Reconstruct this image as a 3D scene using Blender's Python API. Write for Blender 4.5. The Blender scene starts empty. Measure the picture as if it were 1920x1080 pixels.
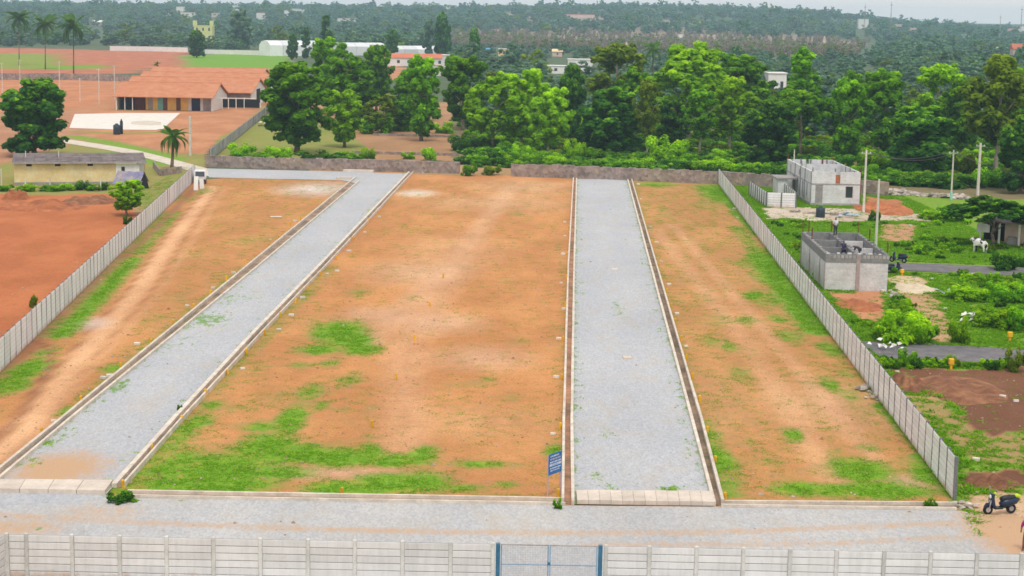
import bpy, math, random
import numpy as np
from mathutils import Vector, Matrix
R = math.radians
rng = np.random.default_rng(7)
random.seed(7)
scene = bpy.context.scene
col = scene.collection

# ------------------------------------------------------------------ camera
CAM_H, FPX, PITCH, ROLL = 22.6, 3200.0, R(9.05), math.atan(0.017)
cam_d = bpy.data.cameras.new("camera"); cam = bpy.data.objects.new("camera", cam_d); col.objects.link(cam)
cam_d.sensor_width = 36.0; cam_d.lens = FPX / 1920 * 36.0
cam_d.clip_start = 0.5; cam_d.clip_end = 30000
FW = Vector((0, math.cos(PITCH), -math.sin(PITCH)))
R0 = Vector((1, 0, 0)); U0 = Vector((0, math.sin(PITCH), math.cos(PITCH)))
RT = R0 * math.cos(ROLL) + U0 * math.sin(ROLL)
UP = U0 * math.cos(ROLL) - R0 * math.sin(ROLL)
m3 = Matrix((RT, UP, -FW)).transposed()
cam.matrix_world = Matrix.Translation((0, 0, CAM_H)) @ m3.to_4x4()
scene.camera = cam

# ------------------------------------------------------------------ sky, sun, exposure
SUN_EL, SUN_AZ = R(62), R(172)          # azimuth clockwise from +Y (the view direction)
world = bpy.data.worlds.new("World"); scene.world = world; world.use_nodes = True
nt = world.node_tree; nt.nodes.clear()
wo = nt.nodes.new("ShaderNodeOutputWorld"); bg = nt.nodes.new("ShaderNodeBackground")
sky = nt.nodes.new("ShaderNodeTexSky"); sky.sky_type = 'NISHITA'; sky.sun_disc = False
sky.sun_elevation = SUN_EL; sky.sun_rotation = SUN_AZ
sky.air_density = 1.0; sky.dust_density = 4.0; sky.ozone_density = 1.5; sky.altitude = 800
hs = nt.nodes.new("ShaderNodeHueSaturation"); hs.inputs['Saturation'].default_value = 0.35   # overcast: a pale sky
veil = nt.nodes.new("ShaderNodeMix"); veil.data_type = 'RGBA'; veil.inputs[0].default_value = 0.72; veil.inputs[7].default_value = (7.1, 6.75, 6.5, 1)   # even cloud layer over the clear sky
nt.links.new(sky.outputs[0], hs.inputs['Color']); nt.links.new(hs.outputs[0], veil.inputs[6]); nt.links.new(veil.outputs[2], bg.inputs[0])
bg.inputs[1].default_value = 0.15
nt.links.new(bg.outputs[0], wo.inputs[0])
sl = bpy.data.lights.new("sun", 'SUN'); sl.energy = 1.7; sl.angle = R(16); sl.color = (1.0, 0.96, 0.9)
so = bpy.data.objects.new("sun", sl); col.objects.link(so)
sd = Vector((math.sin(SUN_AZ) * math.cos(SUN_EL), math.cos(SUN_AZ) * math.cos(SUN_EL), math.sin(SUN_EL)))
so.rotation_euler = sd.to_track_quat('Z', 'Y').to_euler(); so.location = (0, 0, 200)
vs = scene.view_settings; vs.view_transform = 'Standard'; vs.look = 'None'; vs.exposure = 0.10; vs.gamma = 1.0
vs.use_curve_mapping = False
scene.render.engine = 'CYCLES'
cy = scene.cycles; cy.use_denoising = True; cy.max_bounces = 7; cy.diffuse_bounces = 5; cy.glossy_bounces = 2
cy.transmission_bounces = 3; cy.volume_bounces = 2; cy.transparent_max_bounces = 6; cy.use_fast_gi = False; cy.filter_width = 1.6

# ------------------------------------------------------------------ pixel (1920x1080 survey) -> place
def G(u, v, z=0.0):
    d = FW + RT * ((u - 960) / FPX) - UP * ((v - 540) / FPX)
    t = (z - CAM_H) / d.z
    return Vector((t * d.x, t * d.y, z))
def AT(u, D, z=0.0):
    a = (u - 960) / FPX
    b = ((z - CAM_H) * (FW.y + a * RT.y) - D * (FW.z + a * RT.z)) / ((z - CAM_H) * UP.y - D * UP.z)
    d = FW + RT * a - UP * b
    t = D / d.y
    return Vector((t * d.x, D, z))
def HT(p, v, u=None):                    # height of something standing at ground point p whose top is seen at row v
    D = p.y; lo, hi = 0.0, 80.0
    for _ in range(40):
        m = (lo + hi) / 2
        q = Vector((p.x, p.y, m)) - Vector((0, 0, CAM_H))
        vv = 540 - FPX * q.dot(UP) / q.dot(FW)
        if vv > v: lo = m
        else: hi = m
    return lo
def PXM(p):                              # survey pixels per metre at p
    return FPX / (p - Vector((0, 0, CAM_H))).dot(FW)
def terrain(x, y):
    x = np.asarray(x, float); y = np.asarray(y, float)
    u = x / np.maximum(y, 1) * FPX + 960
    A = np.interp(u, [-600, 0, 500, 900, 1010, 1200, 1500, 1580, 1680, 1800, 1920, 2500],
                  [24, 24, 28, 31, 35, 40, 35, 27, 19, 14, 8, 6])
    s = np.clip((y - 1500) / 1500, 0, 1); s = s * s * (3 - 2 * s)
    e = np.clip((y - 3200) / 1200, 0, 1)
    return np.where(y > 1500, A * s * (1 - e) + 24 * e, 0.0)

# ------------------------------------------------------------------ object helpers
def tag(o, label=None, cat=None, group=None, kind=None):
    if label: o['label'] = label
    if cat: o['category'] = cat
    if group: o['group'] = group
    if kind or cat: o['kind'] = kind or 'thing'
    return o
def empty(name, loc=(0, 0, 0), rz=0.0):
    o = bpy.data.objects.new(name, None); col.objects.link(o)
    o.location = loc; o.rotation_euler = (0, 0, rz); o.empty_display_size = 0.3
    return o
def inst(name, me, parent=None, loc=(0, 0, 0), rot=(0, 0, 0), scl=(1, 1, 1)):
    o = bpy.data.objects.new(name, me); col.objects.link(o)
    if parent: o.parent = parent
    o.location = loc; o.rotation_euler = rot; o.scale = scl
    return o
def copy_tree(o, parent=None):
    c = o.copy(); col.objects.link(c); c.parent = parent
    for ch in o.children: copy_tree(ch, c)
    return c
class MB:
    def __init__(s): s.v = []; s.f = []; s.mi = []; s.m = Matrix.Identity(4); s.k = 0
    def add(s, vs, fs):
        n = len(s.v)
        s.v += [tuple(s.m @ Vector(p)) for p in vs]
        s.f += [tuple(i + n for i in f) for f in fs]; s.mi += [s.k] * len(fs); return s
    def box(s, x0, x1, y0, y1, z0, z1):
        return s.add([(x0,y0,z0),(x1,y0,z0),(x1,y1,z0),(x0,y1,z0),(x0,y0,z1),(x1,y0,z1),(x1,y1,z1),(x0,y1,z1)],
              [(0,3,2,1),(4,5,6,7),(0,1,5,4),(1,2,6,5),(2,3,7,6),(3,0,4,7)])
    def cbox(s, x0, x1, y0, y1, z0, z1, c=0.02):       # box with chamfered upright edges and top
        a, b = (x1 - x0), (y1 - y0); c = min(c, a * .4, b * .4, (z1 - z0) * .4)
        def ring(i, z): return [(x0+i+c,y0+i,z),(x1-i-c,y0+i,z),(x1-i,y0+i+c,z),(x1-i,y1-i-c,z),(x1-i-c,y1-i,z),(x0+i+c,y1-i,z),(x0+i,y1-i-c,z),(x0+i,y0+i+c,z)]
        vs = ring(0, z0) + ring(0, z1 - c) + ring(c * .9, z1)
        fs = [tuple(range(7, -1, -1)), tuple(range(16, 24))]
        for r in (0, 8):
            for i in range(8): fs.append((r + i, r + (i + 1) % 8, r + 8 + (i + 1) % 8, r + 8 + i))
        return s.add(vs, fs)
    def tube(s, pts, rad, n=8, cap=True):
        pts = [Vector(p) for p in pts]; rad = rad if hasattr(rad, '__len__') else [rad] * len(pts)
        vs = []; fs = []
        for i, p in enumerate(pts):
            d = (pts[min(i + 1, len(pts) - 1)] - pts[max(i - 1, 0)]).normalized()
            a = d.cross(Vector((0, 0, 1)) if abs(d.z) < .95 else Vector((1, 0, 0))).normalized(); b = d.cross(a)
            for k in range(n):
                t = 2 * math.pi * k / n
                vs.append(p + (a * math.cos(t) + b * math.sin(t)) * rad[i])
        for i in range(len(pts) - 1):
            for k in range(n):
                fs.append((i*n+k, i*n+(k+1) % n, (i+1)*n+(k+1) % n, (i+1)*n+k))
        if cap: fs.append(tuple(range(n - 1, -1, -1))); fs.append(tuple(range((len(pts)-1)*n, len(pts)*n)))
        return s.add(vs, fs)
    def poly(s, pts, z0, z1):
        n = len(pts); vs = [(p[0], p[1], z0) for p in pts] + [(p[0], p[1], z1) for p in pts]
        fs = [tuple(range(n - 1, -1, -1)), tuple(range(n, 2 * n))] + [(i, (i+1) % n, n+(i+1) % n, n+i) for i in range(n)]
        return s.add(vs, fs)
    def wheel(s, c, r, w, n=18, ax='y'):
        d = Vector((0, 1, 0)) if ax == 'y' else Vector((1, 0, 0)); c = Vector(c)
        return s.tube([c - d*w/2, c - d*w*.42, c + d*w*.42, c + d*w/2], [r*.86, r, r, r*.86], n)
    def mesh(s, name, *mats, smooth=False):
        me = bpy.data.meshes.new(name); me.from_pydata(s.v, [], s.f)
        for m in mats: me.materials.append(m)
        if len(mats) > 1: me.polygons.foreach_set('material_index', s.mi)
        if smooth: me.polygons.foreach_set('use_smooth', [True] * len(s.f))
        me.update(); return me
    def build(s, name, mat, parent=None, **k):
        return inst(name, s.mesh(name, mat, **k), parent)
def np_mesh(name, V, F, mat, attrs=None, smooth=False):
    me = bpy.data.meshes.new(name); V = np.asarray(V, np.float32); F = np.asarray(F, np.int32)
    k = F.shape[1]
    me.vertices.add(len(V)); me.vertices.foreach_set('co', V.ravel())
    me.loops.add(F.size); me.loops.foreach_set('vertex_index', F.ravel())
    me.polygons.add(len(F)); me.polygons.foreach_set('loop_start', np.arange(0, F.size, k, dtype=np.int32))
    me.polygons.foreach_set('loop_total', np.full(len(F), k, np.int32))
    if smooth: me.polygons.foreach_set('use_smooth', np.ones(len(F), bool))
    for n, (typ, dom, arr) in (attrs or {}).items():
        a = me.attributes.new(n, typ, dom)
        a.data.foreach_set('color' if 'COLOR' in typ else 'value', np.asarray(arr, np.float32).ravel())
    me.materials.append(mat); me.update(calc_edges=True); me.validate(); return me

# ------------------------------------------------------------------ materials
class NT:
    def __init__(s, name):
        s.mat = bpy.data.materials.new(name); s.mat.use_nodes = True; s.t = s.mat.node_tree
        s.p = s.t.nodes['Principled BSDF']; s.p.inputs['Specular IOR Level'].default_value = 0.25
    def n(s, typ, **kw):
        o = s.t.nodes.new(typ)
        for k, v in kw.items():
            if k in o.inputs: o.inputs[k].default_value = v
            else: setattr(o, k, v)
        return o
    def l(s, a, b): s.t.links.new(a, b)
    def pos(s, sc=(1, 1, 1), obj=False):
        g = s.n('ShaderNodeTexCoord').outputs['Object'] if obj else s.n('ShaderNodeNewGeometry').outputs['Position']
        mp = s.n('ShaderNodeMapping'); mp.inputs['Scale'].default_value = sc; s.l(g, mp.inputs[0]); return mp.outputs[0]
    def noise(s, vec, scale, detail=4, rough=.55):
        o = s.n('ShaderNodeTexNoise', Scale=scale, Detail=detail, Roughness=rough); s.l(vec, o.inputs['Vector']); return o.outputs['Fac']
    def ramp(s, fac, a, b, c0=0.0, c1=1.0):
        o = s.n('ShaderNodeMapRange'); o.inputs[1].default_value = a; o.inputs[2].default_value = b
        o.inputs[3].default_value = c0; o.inputs[4].default_value = c1; s.l(fac, o.inputs[0]); return o.outputs[0]
    def mix(s, fac, a, b, mode='MIX'):
        o = s.n('ShaderNodeMix', data_type='RGBA', blend_type=mode)
        for i, x in ((0, fac), (6, a), (7, b)):
            if hasattr(x, 'is_output'): s.l(x, o.inputs[i])
            elif i == 0: o.inputs[0].default_value = x
            else: o.inputs[i].default_value = (*x, 1)
        return o.outputs[2]
    def math(s, op, a, b=0.0):
        o = s.n('ShaderNodeMath', operation=op)
        for i, x in ((0, a), (1, b)):
            if hasattr(x, 'is_output'): s.l(x, o.inputs[i])
            else: o.inputs[i].default_value = x
        return o.outputs[0]
    def scale(s, c, fac):
        cmb = s.n('ShaderNodeCombineColor')
        for i in range(3): s.l(fac, cmb.inputs[i])
        return s.mix(1.0, c, cmb.outputs[0], 'MULTIPLY')
    def attr(s, name): return s.n('ShaderNodeAttribute', attribute_name=name)
    def bump(s, h, strength=.5, dist=.05):
        o = s.n('ShaderNodeBump', Strength=strength, Distance=dist); s.l(h, o.inputs['Height']); s.l(o.outputs[0], s.p.inputs['Normal'])
    def out(s, c, rough=.9):
        s.l(c, s.p.inputs['Base Color']); s.p.inputs['Roughness'].default_value = rough; return s.mat
def mat(name, c, rough=.85, var=.35, scale=1.5, rand=0.15, c2=None, bump=.3, metal=0, stretch=(1, 1, 1), obj=False):
    k = NT(name); v = k.pos(stretch, obj)
    a = k.noise(v, scale, 5, .65); b = k.noise(v, scale * 6, 3)
    f = k.math('MULTIPLY', k.ramp(a, .3, .7, 1 - var, 1 + var * .6), k.ramp(b, .3, .7, 1 - var * .4, 1 + var * .4))
    oi = k.n('ShaderNodeObjectInfo')
    f = k.math('MULTIPLY', f, k.ramp(oi.outputs['Random'], 0, 1, 1 - rand, 1 + rand))
    base = c
    if c2: base = k.mix(k.ramp(k.noise(v, scale * .6, 4), .42, .62), c, c2)
    else:
        rgb = k.n('ShaderNodeRGB'); rgb.outputs[0].default_value = (*c, 1); base = rgb.outputs[0]
    if bump: k.bump(b, bump, .03)
    k.p.inputs['Metallic'].default_value = metal
    return k.out(k.scale(base, f), rough)

# ground: painted soil colour + grass coverage carried by the sheet, broken up by noise
def ground_material():
    k = NT('earth'); p = k.pos(); ps = k.pos((1.0, .45, 1))
    c = k.scale(k.attr('soil').outputs['Color'], k.math('ADD', .93, 0.0))
    n1 = k.noise(ps, .16, 6, .62); n2 = k.noise(p, 1.1, 5, .65); n3 = k.noise(p, 6.0, 4, .7)
    c = k.mix(k.ramp(n1, .43, .62, 0, 1.0), c, k.mix(1.0, c, (1.22, 1.30, 1.36), 'MULTIPLY')); c = k.mix(k.ramp(k.noise(k.pos((1, .5, 1)), .33, 6, .7), .56, .74, 0, .45), c, k.mix(1.0, c, (.84, .73, .60), 'MULTIPLY'))
    c = k.mix(k.ramp(n2, .56, .72, 0, .4), c, k.mix(1.0, c, (.8, .68, .55), 'MULTIPLY'))
    c = k.scale(c, k.math('MULTIPLY', k.ramp(n2, .25, .75, .88, 1.12), k.ramp(n3, .25, .75, .84, 1.16)))
    c = k.scale(c, k.ramp(k.noise(k.pos((1, .5, 1)), 9.0, 5, .8), .3, .7, .80, 1.18)); c = k.mix(k.ramp(k.noise(p, 13.0, 3, .8), .66, .74, 0, .5), c, k.mix(1.0, c, (.55, .48, .42), 'MULTIPLY'))
    g = k.attr('grass').outputs['Fac']
    ng = k.math('ADD', k.math('MULTIPLY', k.noise(p, .7, 6, .7), .58), k.math('MULTIPLY', k.noise(p, 4.0, 5, .75), .42))
    gm = k.ramp(k.math('SUBTRACT', k.math('ADD', g, k.math('MULTIPLY', k.math('SUBTRACT', ng, .5), 3.0)), .50), -.34, .44)
    gcol = k.mix(k.ramp(k.noise(p, 1.7, 4, .7), .35, .68), (.105, .26, .008), (.19, .38, .012))
    gcol = k.mix(k.ramp(n3, .5, .8, 0, .6), gcol, (.035, .10, .008))
    dry = k.mix(k.ramp(n3, .4, .65), (.27, .22, .085), (.17, .21, .05))
    weak = k.ramp(g, .40, .86)
    c = k.mix(k.math('MULTIPLY', gm, k.ramp(g, .05, .6, .0, .97)), c, k.mix(weak, dry, gcol))
    k.bump(n3, .5, .06)
    return k.out(c, .95)
def gravel_material(name, ca, cb):
    k = NT(name); p = k.pos((1, .42, 1))
    vo = k.n('ShaderNodeTexVoronoi', Scale=11.0); k.l(p, vo.inputs['Vector'])
    hsv = k.n('ShaderNodeSeparateColor'); k.l(vo.outputs['Color'], hsv.inputs[0])
    n1 = k.noise(p, .25, 5, .6); n2 = k.noise(p, 2.4, 5, .75)
    c = k.mix(k.ramp(n1, .35, .65), ca, cb)
    c = k.scale(c, k.math('MULTIPLY', k.ramp(hsv.outputs[0], 0, 1, .87, 1.09), k.ramp(n2, .28, .72, .94, 1.05)))
    c = k.mix(k.ramp(k.noise(p, 5.5, 4, .8), .62, .78, 0, .3), c, (.27, .27, .275))
    c = k.mix(k.ramp(k.noise(p, .5, 6, .7), .50, .72, 0, .55), c, (.42, .36, .29)); c = k.scale(c, k.ramp(k.noise(p, .12, 4, .6), .3, .7, .92, 1.06))
    s = k.attr('dirt').outputs['Fac']
    sm = k.ramp(k.math('ADD', s, k.math('MULTIPLY', k.math('SUBTRACT', n2, .5), 1.1)), .35, .85, 0, 1.0)
    c = k.mix(sm, c, (.50, .32, .19))
    w = k.attr('weed').outputs['Fac']
    wm = k.ramp(k.math('ADD', w, k.math('MULTIPLY', k.math('SUBTRACT', k.noise(p, 2.0, 4, .7), .5), 1.8)), .55, .75, 0, .8)
    c = k.mix(wm, c, (.12, .26, .03))
    k.bump(vo.outputs['Distance'], .5, .05)
    return k.out(c, .9)
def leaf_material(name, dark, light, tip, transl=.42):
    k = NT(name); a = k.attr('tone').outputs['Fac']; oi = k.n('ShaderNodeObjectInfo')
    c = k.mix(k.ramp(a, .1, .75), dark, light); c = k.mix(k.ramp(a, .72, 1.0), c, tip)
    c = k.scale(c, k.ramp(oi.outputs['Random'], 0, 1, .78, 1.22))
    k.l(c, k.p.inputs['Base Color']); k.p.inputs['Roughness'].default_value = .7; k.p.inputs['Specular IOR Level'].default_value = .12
    tr = k.n('ShaderNodeBsdfTranslucent'); k.l(k.scale(c, k.ramp(a, 0, 1, 1.1, 1.5)), tr.inputs[0])
    ms = k.n('ShaderNodeMixShader', Fac=transl); k.l(k.p.outputs[0], ms.inputs[1]); k.l(tr.outputs[0], ms.inputs[2])
    k.l(ms.outputs[0], k.t.nodes['Material Output'].inputs[0]); return k.mat
def tile_material():
    k = NT('clay_tile'); p = k.pos(obj=True)
    w = k.n('ShaderNodeTexWave', Scale=1.05, Distortion=.6, Detail=2.0); w.bands_direction = 'X'; k.l(p, w.inputs['Vector'])
    n = k.noise(p, .5, 5, .7); n2 = k.noise(p, 4, 4, .8)
    c = k.mix(k.ramp(n, .35, .65), (.48, .175, .088), (.56, .26, .14))
    c = k.mix(k.ramp(n2, .58, .75, 0, .6), c, (.26, .085, .05))
    c = k.scale(c, k.ramp(w.outputs['Fac'], 0, 1, .86, 1.1)); k.bump(w.outputs['Fac'], .4, .08); return k.out(c, .85)
def block_material(name, c0, c1, mortar, bw=.4, bh=.2):
    k = NT(name); p = k.pos(obj=True); sx = k.n('ShaderNodeSeparateXYZ'); k.l(p, sx.inputs[0]); cb = k.n('ShaderNodeCombineXYZ')
    k.l(k.math('ADD', sx.outputs[0], sx.outputs[1]), cb.inputs[0]); k.l(sx.outputs[2], cb.inputs[1])
    b = k.n('ShaderNodeTexBrick'); k.l(cb.outputs[0], b.inputs['Vector'])
    b.inputs['Color1'].default_value = (*c0, 1); b.inputs['Color2'].default_value = (*c1, 1); b.inputs['Mortar'].default_value = (*mortar, 1)
    b.inputs['Scale'].default_value = 1; b.inputs['Mortar Size'].default_value = .012; b.inputs['Brick Width'].default_value = bw; b.inputs['Row Height'].default_value = bh
    n = k.noise(p, .8, 5, .7); n2 = k.noise(p, 5, 4, .75)
    c = k.scale(b.outputs['Color'], k.math('MULTIPLY', k.ramp(n, .3, .7, .78, 1.12), k.ramp(n2, .3, .7, .85, 1.1)))
    k.bump(b.outputs['Fac'], .3, -.02); return k.out(c, .9)
def stone_material():
    k = NT('rubble_stone'); p = k.pos(); vo = k.n('ShaderNodeTexVoronoi', Scale=2.2); k.l(p, vo.inputs['Vector'])
    sc = k.n('ShaderNodeSeparateColor'); k.l(vo.outputs['Color'], sc.inputs[0]); n = k.noise(p, .7, 5, .7)
    c = k.mix(k.ramp(n, .35, .65), (.33, .265, .235), (.22, .18, .165)); c = k.mix(k.ramp(k.noise(p, .35, 4), .52, .68, 0, .6), c, (.42, .31, .22))
    c = k.scale(c, k.ramp(sc.outputs[0], 0, 1, .72, 1.25)); k.bump(vo.outputs['Distance'], .6, .08); return k.out(c, .95)
M = {}
M['earth'] = ground_material()
M['gravel'] = gravel_material('gravel', (.41, .425, .455), (.455, .465, .48))
M['gravel_front'] = gravel_material('front_gravel', (.42, .425, .435), (.47, .465, .455))
def precast_material(name, c1, c2):
    k = NT(name); p = k.pos(); st = k.pos((2.2, 2.2, .18)); oi = k.n('ShaderNodeObjectInfo')
    c = k.mix(k.ramp(k.noise(p, .7, 5, .65), .4, .62), c1, c2)
    c = k.scale(c, k.math('MULTIPLY', k.ramp(k.noise(st, 2.0, 5, .7), .45, .75, 1.02, .86), k.ramp(oi.outputs['Random'], 0, 1, .92, 1.06)))
    c = k.mix(k.ramp(k.noise(p, 2.4, 5, .75), .60, .75, 0, .35), c, (.45, .42, .38))
    sx = k.n('ShaderNodeSeparateXYZ'); k.l(p, sx.inputs[0])
    mud = k.math('SUBTRACT', k.ramp(sx.outputs[2], .0, .5, 1.0, 0.0), k.ramp(k.noise(p, 1.6, 4, .7), .3, .7, 0.0, .75))
    c = k.mix(k.ramp(mud, 0, .6, 0, .75), c, (.46, .26, .13)); k.bump(k.noise(p, 14, 4), .2, .02); return k.out(c, .85)
M['precast'] = precast_material('precast_concrete', (.80, .80, .805), (.73, .73, .735)) if True else mat('precast_concrete', (.74, .745, .76), .8, .12, .9, .06, c2=(.66, .665, .68), bump=.15)
M['precast_front'] = precast_material('front_precast_concrete', (.70, .70, .695), (.63, .63, .62)) if True else mat('front_precast_concrete', (.63, .635, .63), .8, .12, .9, .05, c2=(.57, .57, .56), bump=.15)
M['post_dark'] = mat('aged_shadow_post', (.17, .17, .18), .9, .25, 2)  # aged concrete, darkened to paint in the shadow of the post recess
M['joint'] = mat('dirt_shade_joint', (.40, .40, .40), .95, .3, 3)  # grime grey that also paints in the shade of the panel grooves
M['post_light'] = mat('pale_post', (.56, .56, .53), .85, .2, 2)
M['kerb'] = mat('kerb_concrete', (.66, .59, .50), .9, .22, 1.2, .05, c2=(.58, .51, .43))
M['slab'] = mat('slab_concrete', (.62, .54, .46), .9, .18, .8, .09)
M['drain_bed'] = mat('silted_drain', (.33, .23, .16), .95, .45, .5, c2=(.19, .14, .10))
M['drain_bed_red'] = mat('red_silt', (.38, .20, .12), .95, .4, .7, c2=(.22, .14, .09))
M['stone'] = stone_material()
M['block'] = block_material('concrete_block', (.68, .69, .70), (.60, .61, .62), (.70, .70, .70))
M['block_dark'] = block_material('solid_block', (.64, .64, .64), (.55, .55, .55), (.66, .65, .64))
M['beam'] = mat('fresh_beam_concrete', (.23, .235, .235), .9, .3, 2.5, .05)
M['brick'] = mat('red_brick', (.36, .13, .06), .9, .4, 5)
M['column'] = mat('rough_column', (.40, .32, .31), .9, .3, 2)
M['cream'] = mat('cream_limewash', (.68, .53, .26), .9, .16, .7, .05, c2=(.70, .60, .36))
M['white'] = mat('whitewash', (.74, .73, .70), .85, .12, 1.0, .08)
M['greywall'] = mat('grey_plaster', (.36, .34, .33), .9, .3, 1)
M['asbestos'] = mat('weathered_sheet_roof', (.20, .17, .165), .9, .35, 1.2, .05, c2=(.13, .10, .10))
M['tarp'] = mat('blue_grey_tarpaulin', (.20, .20, .33), .55, .3, 1.5, c2=(.32, .27, .28))
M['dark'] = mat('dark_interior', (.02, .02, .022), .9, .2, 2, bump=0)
M['tile'] = tile_material()
M['asphalt'] = mat('worn_asphalt', (.15, .145, .16), .9, .3, 1.0, c2=(.19, .175, .175))
M['cement'] = mat('pale_cement_floor', (.66, .62, .56), .9, .14, .5)
M['path'] = mat('pale_track', (.55, .49, .40), .95, .25, .6)
M['yellow'] = mat('yellow_paint', (.72, .40, .02), .6, .25, 6)
M['whiteblock'] = mat('pale_block', (.66, .62, .55), .9, .25, 5, .15)
M['blue'] = mat('blue_paint', (.045, .17, .28), .45, .25, 3, bump=.1)
M['lightblue'] = mat('pale_blue_paint', (.24, .36, .50), .5, .2, 3, bump=.1)
M['wire'] = mat('galvanised_wire', (.42, .46, .52), .5, .2, 3, bump=0, metal=.3)
M['sign'] = mat('sign_blue', (.02, .12, .33), .4, .1, 3, bump=0)
M['signwhite'] = mat('sign_white', (.72, .74, .78), .5, .1, 3, bump=0)
M['signorange'] = mat('sign_pale_orange', (.66, .50, .42), .5, .1, 3, bump=0)
M['mauve'] = mat('primed_steel', (.42, .33, .40), .5, .15, 3, bump=0)
M['pole'] = mat('pole_concrete', (.60, .57, .51), .85, .2, 1.5)
M['cable'] = mat('cable_black', (.10, .10, .11), .6, .1, 3, bump=0)
M['bark'] = mat('bark', (.16, .115, .08), .95, .4, 3, c2=(.24, .19, .15))
M['palebark'] = mat('pale_bark', (.42, .37, .30), .9, .35, 2, c2=(.30, .25, .20))
M['red_heap'] = mat('red_earth', (.42, .15, .06), .95, .35, 1.0, c2=(.30, .10, .045))
M['brown_heap'] = mat('brown_earth', (.20, .085, .045), .95, .4, 1.2, c2=(.30, .14, .07))
M['sand'] = mat('pale_sand', (.56, .47, .34), .95, .2, 1.5)
M['rubber'] = mat('tyre_rubber', (.018, .018, .02), .8, .2, 5, bump=0)
M['steel'] = mat('steel', (.5, .5, .52), .3, .1, 4, metal=.8, bump=0)
M['black_plastic'] = mat('black_plastic', (.025, .028, .035), .4, .1, 4, bump=0)
M['navy'] = mat('navy_paint', (.02, .035, .07), .3, .1, 4, bump=0)
M['hivis'] = mat('yellow_green_cloth', (.60, .78, .04), .8, .2, 8)
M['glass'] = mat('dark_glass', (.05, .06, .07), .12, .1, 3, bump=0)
M['paint_white'] = mat('white_paint', (.78, .79, .79), .35, .06, 3, bump=0)
M['tank'] = mat('black_tank', (.03, .045, .06), .5, .15, 3, bump=0)
M['rust'] = mat('rusted_bar', (.20, .07, .03), .9, .3, 6, bump=0)
M['skin'] = mat('skin', (.20, .10, .06), .6, .08, 10, bump=0)
M['hair'] = mat('hair', (.01, .009, .008), .6, .1, 10, bump=0)
M['c_white'] = mat('white_cotton', (.72, .70, .72), .9, .1, 6)
M['c_navy'] = mat('navy_cotton', (.045, .045, .11), .9, .2, 6)
M['c_grey'] = mat('grey_cotton', (.07, .07, .085), .9, .2, 6)
M['c_pink'] = mat('magenta_cotton', (.42, .035, .20), .85, .2, 6)
M['leaf_mid'] = leaf_material('leaf_mid', (.048, .160, .004), (.145, .370, .005), (.33, .60, .008))
M['leaf_lime'] = leaf_material('leaf_lime', (.110, .270, .004), (.275, .520, .005), (.47, .69, .008))
M['leaf_dark'] = leaf_material('leaf_dark', (.022, .090, .010), (.056, .190, .014), (.23, .47, .010))
M['leaf_olive'] = leaf_material('leaf_olive', (.085, .150, .008), (.180, .280, .012), (.32, .41, .018))
M['leaf_far'] = leaf_material('leaf_far', (.060, .140, .090), (.150, .270, .160), (.27, .40, .20))  # pale bluish tint paints distance haze into the leaf colour
M['leaf_dry'] = leaf_material('leaf_dry', (.25, .19, .14), (.32, .27, .19), (.22, .28, .13), 0.3)
M['palm'] = leaf_material('palm_leaf', (.035, .10, .012), (.08, .19, .018), (.22, .28, .04), .3)
M['blade'] = leaf_material('grass_blade', (.095, .25, .006), (.19, .39, .010), (.34, .48, .03), .4)

# ================================================================== GROUND
def pip(X, Y, poly):
    inside = np.zeros(X.shape, bool); n = len(poly)
    for i in range(n):
        x0, y0 = poly[i]; x1, y1 = poly[(i + 1) % n]
        if y0 == y1: continue
        c = ((y0 > Y) != (y1 > Y)) & (X < (x1 - x0) * (Y - y0) / (y1 - y0) + x0)
        inside ^= c
    return inside
def wpoly(px): return [tuple(G(u, v).xy) for u, v in px]
def seg_dist(X, Y, pts):
    best = np.full(X.shape, 1e9)
    for a, b in zip(pts[:-1], pts[1:]):
        dx, dy = b[0] - a[0], b[1] - a[1]
        t = np.clip(((X - a[0]) * dx + (Y - a[1]) * dy) / (dx * dx + dy * dy + 1e-9), 0, 1)
        best = np.minimum(best, np.hypot(X - a[0] - t * dx, Y - a[1] - t * dy))
    return best
def ell(X, Y, u, v, ru, rv):
    c = G(u, v); rx = ru / PXM(c); ry = abs(G(u, v - rv).y - G(u, v + rv).y) / 2
    r = np.hypot((X - c.x) / rx, (Y - c.y) / ry)
    return np.clip(1.2 - r * .52, 0, 1)

def axis(lo, hi, f0, f1, step, grow):
    a = list(np.arange(f0, f1 + 1e-6, step)); s = step
    while a[-1] < hi: s *= grow; a.append(min(a[-1] + s, hi))
    s = step
    while a[0] > lo: s *= grow; a.insert(0, max(a[0] - s, lo))
    return np.array(a)
gx = axis(-3000, 3000, -48, 52, .5, 1.07); gy = axis(-60, 4600, 64, 250, .6, 1.022)
GX, GY = np.meshgrid(gx, gy); GZ = terrain(GX, GY)
soil = np.zeros(GX.shape + (4,)); soil[..., :] = (.075, .11, .05, 1); grass = np.full(GX.shape, .18)
def region(px, c, g):
    k_ = np.clip(GY / 160, .5, 4); m = pip(GX + k_ * (.55*np.sin(GY*.41/k_ + 2*np.sin(GX*.27/k_)) + .3*np.sin(GX*1.3/k_ + GY*1.1/k_)), GY + k_ * (.8*np.sin(GX*.5/k_ + 1.7*np.sin(GY*.3/k_)) + .4*np.sin(GX*1.7/k_ - GY*.6/k_)), wpoly(px))
    if c: soil[m] = (*c, 1)
    if g is not None: grass[m] = g
region([(-400, 345), (380, 345), (700, 300), (1350, 330), (2500, 380), (2500, 1300), (-900, 1300), (-900, 600)], (.40, .215, .11), .45)
region([(1347, 345), (1480, 338), (2600, 395), (2600, 1300), (2000, 1300), (1788, 937)], (.38, .20, .095), .88)      # overgrown land on the right
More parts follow.
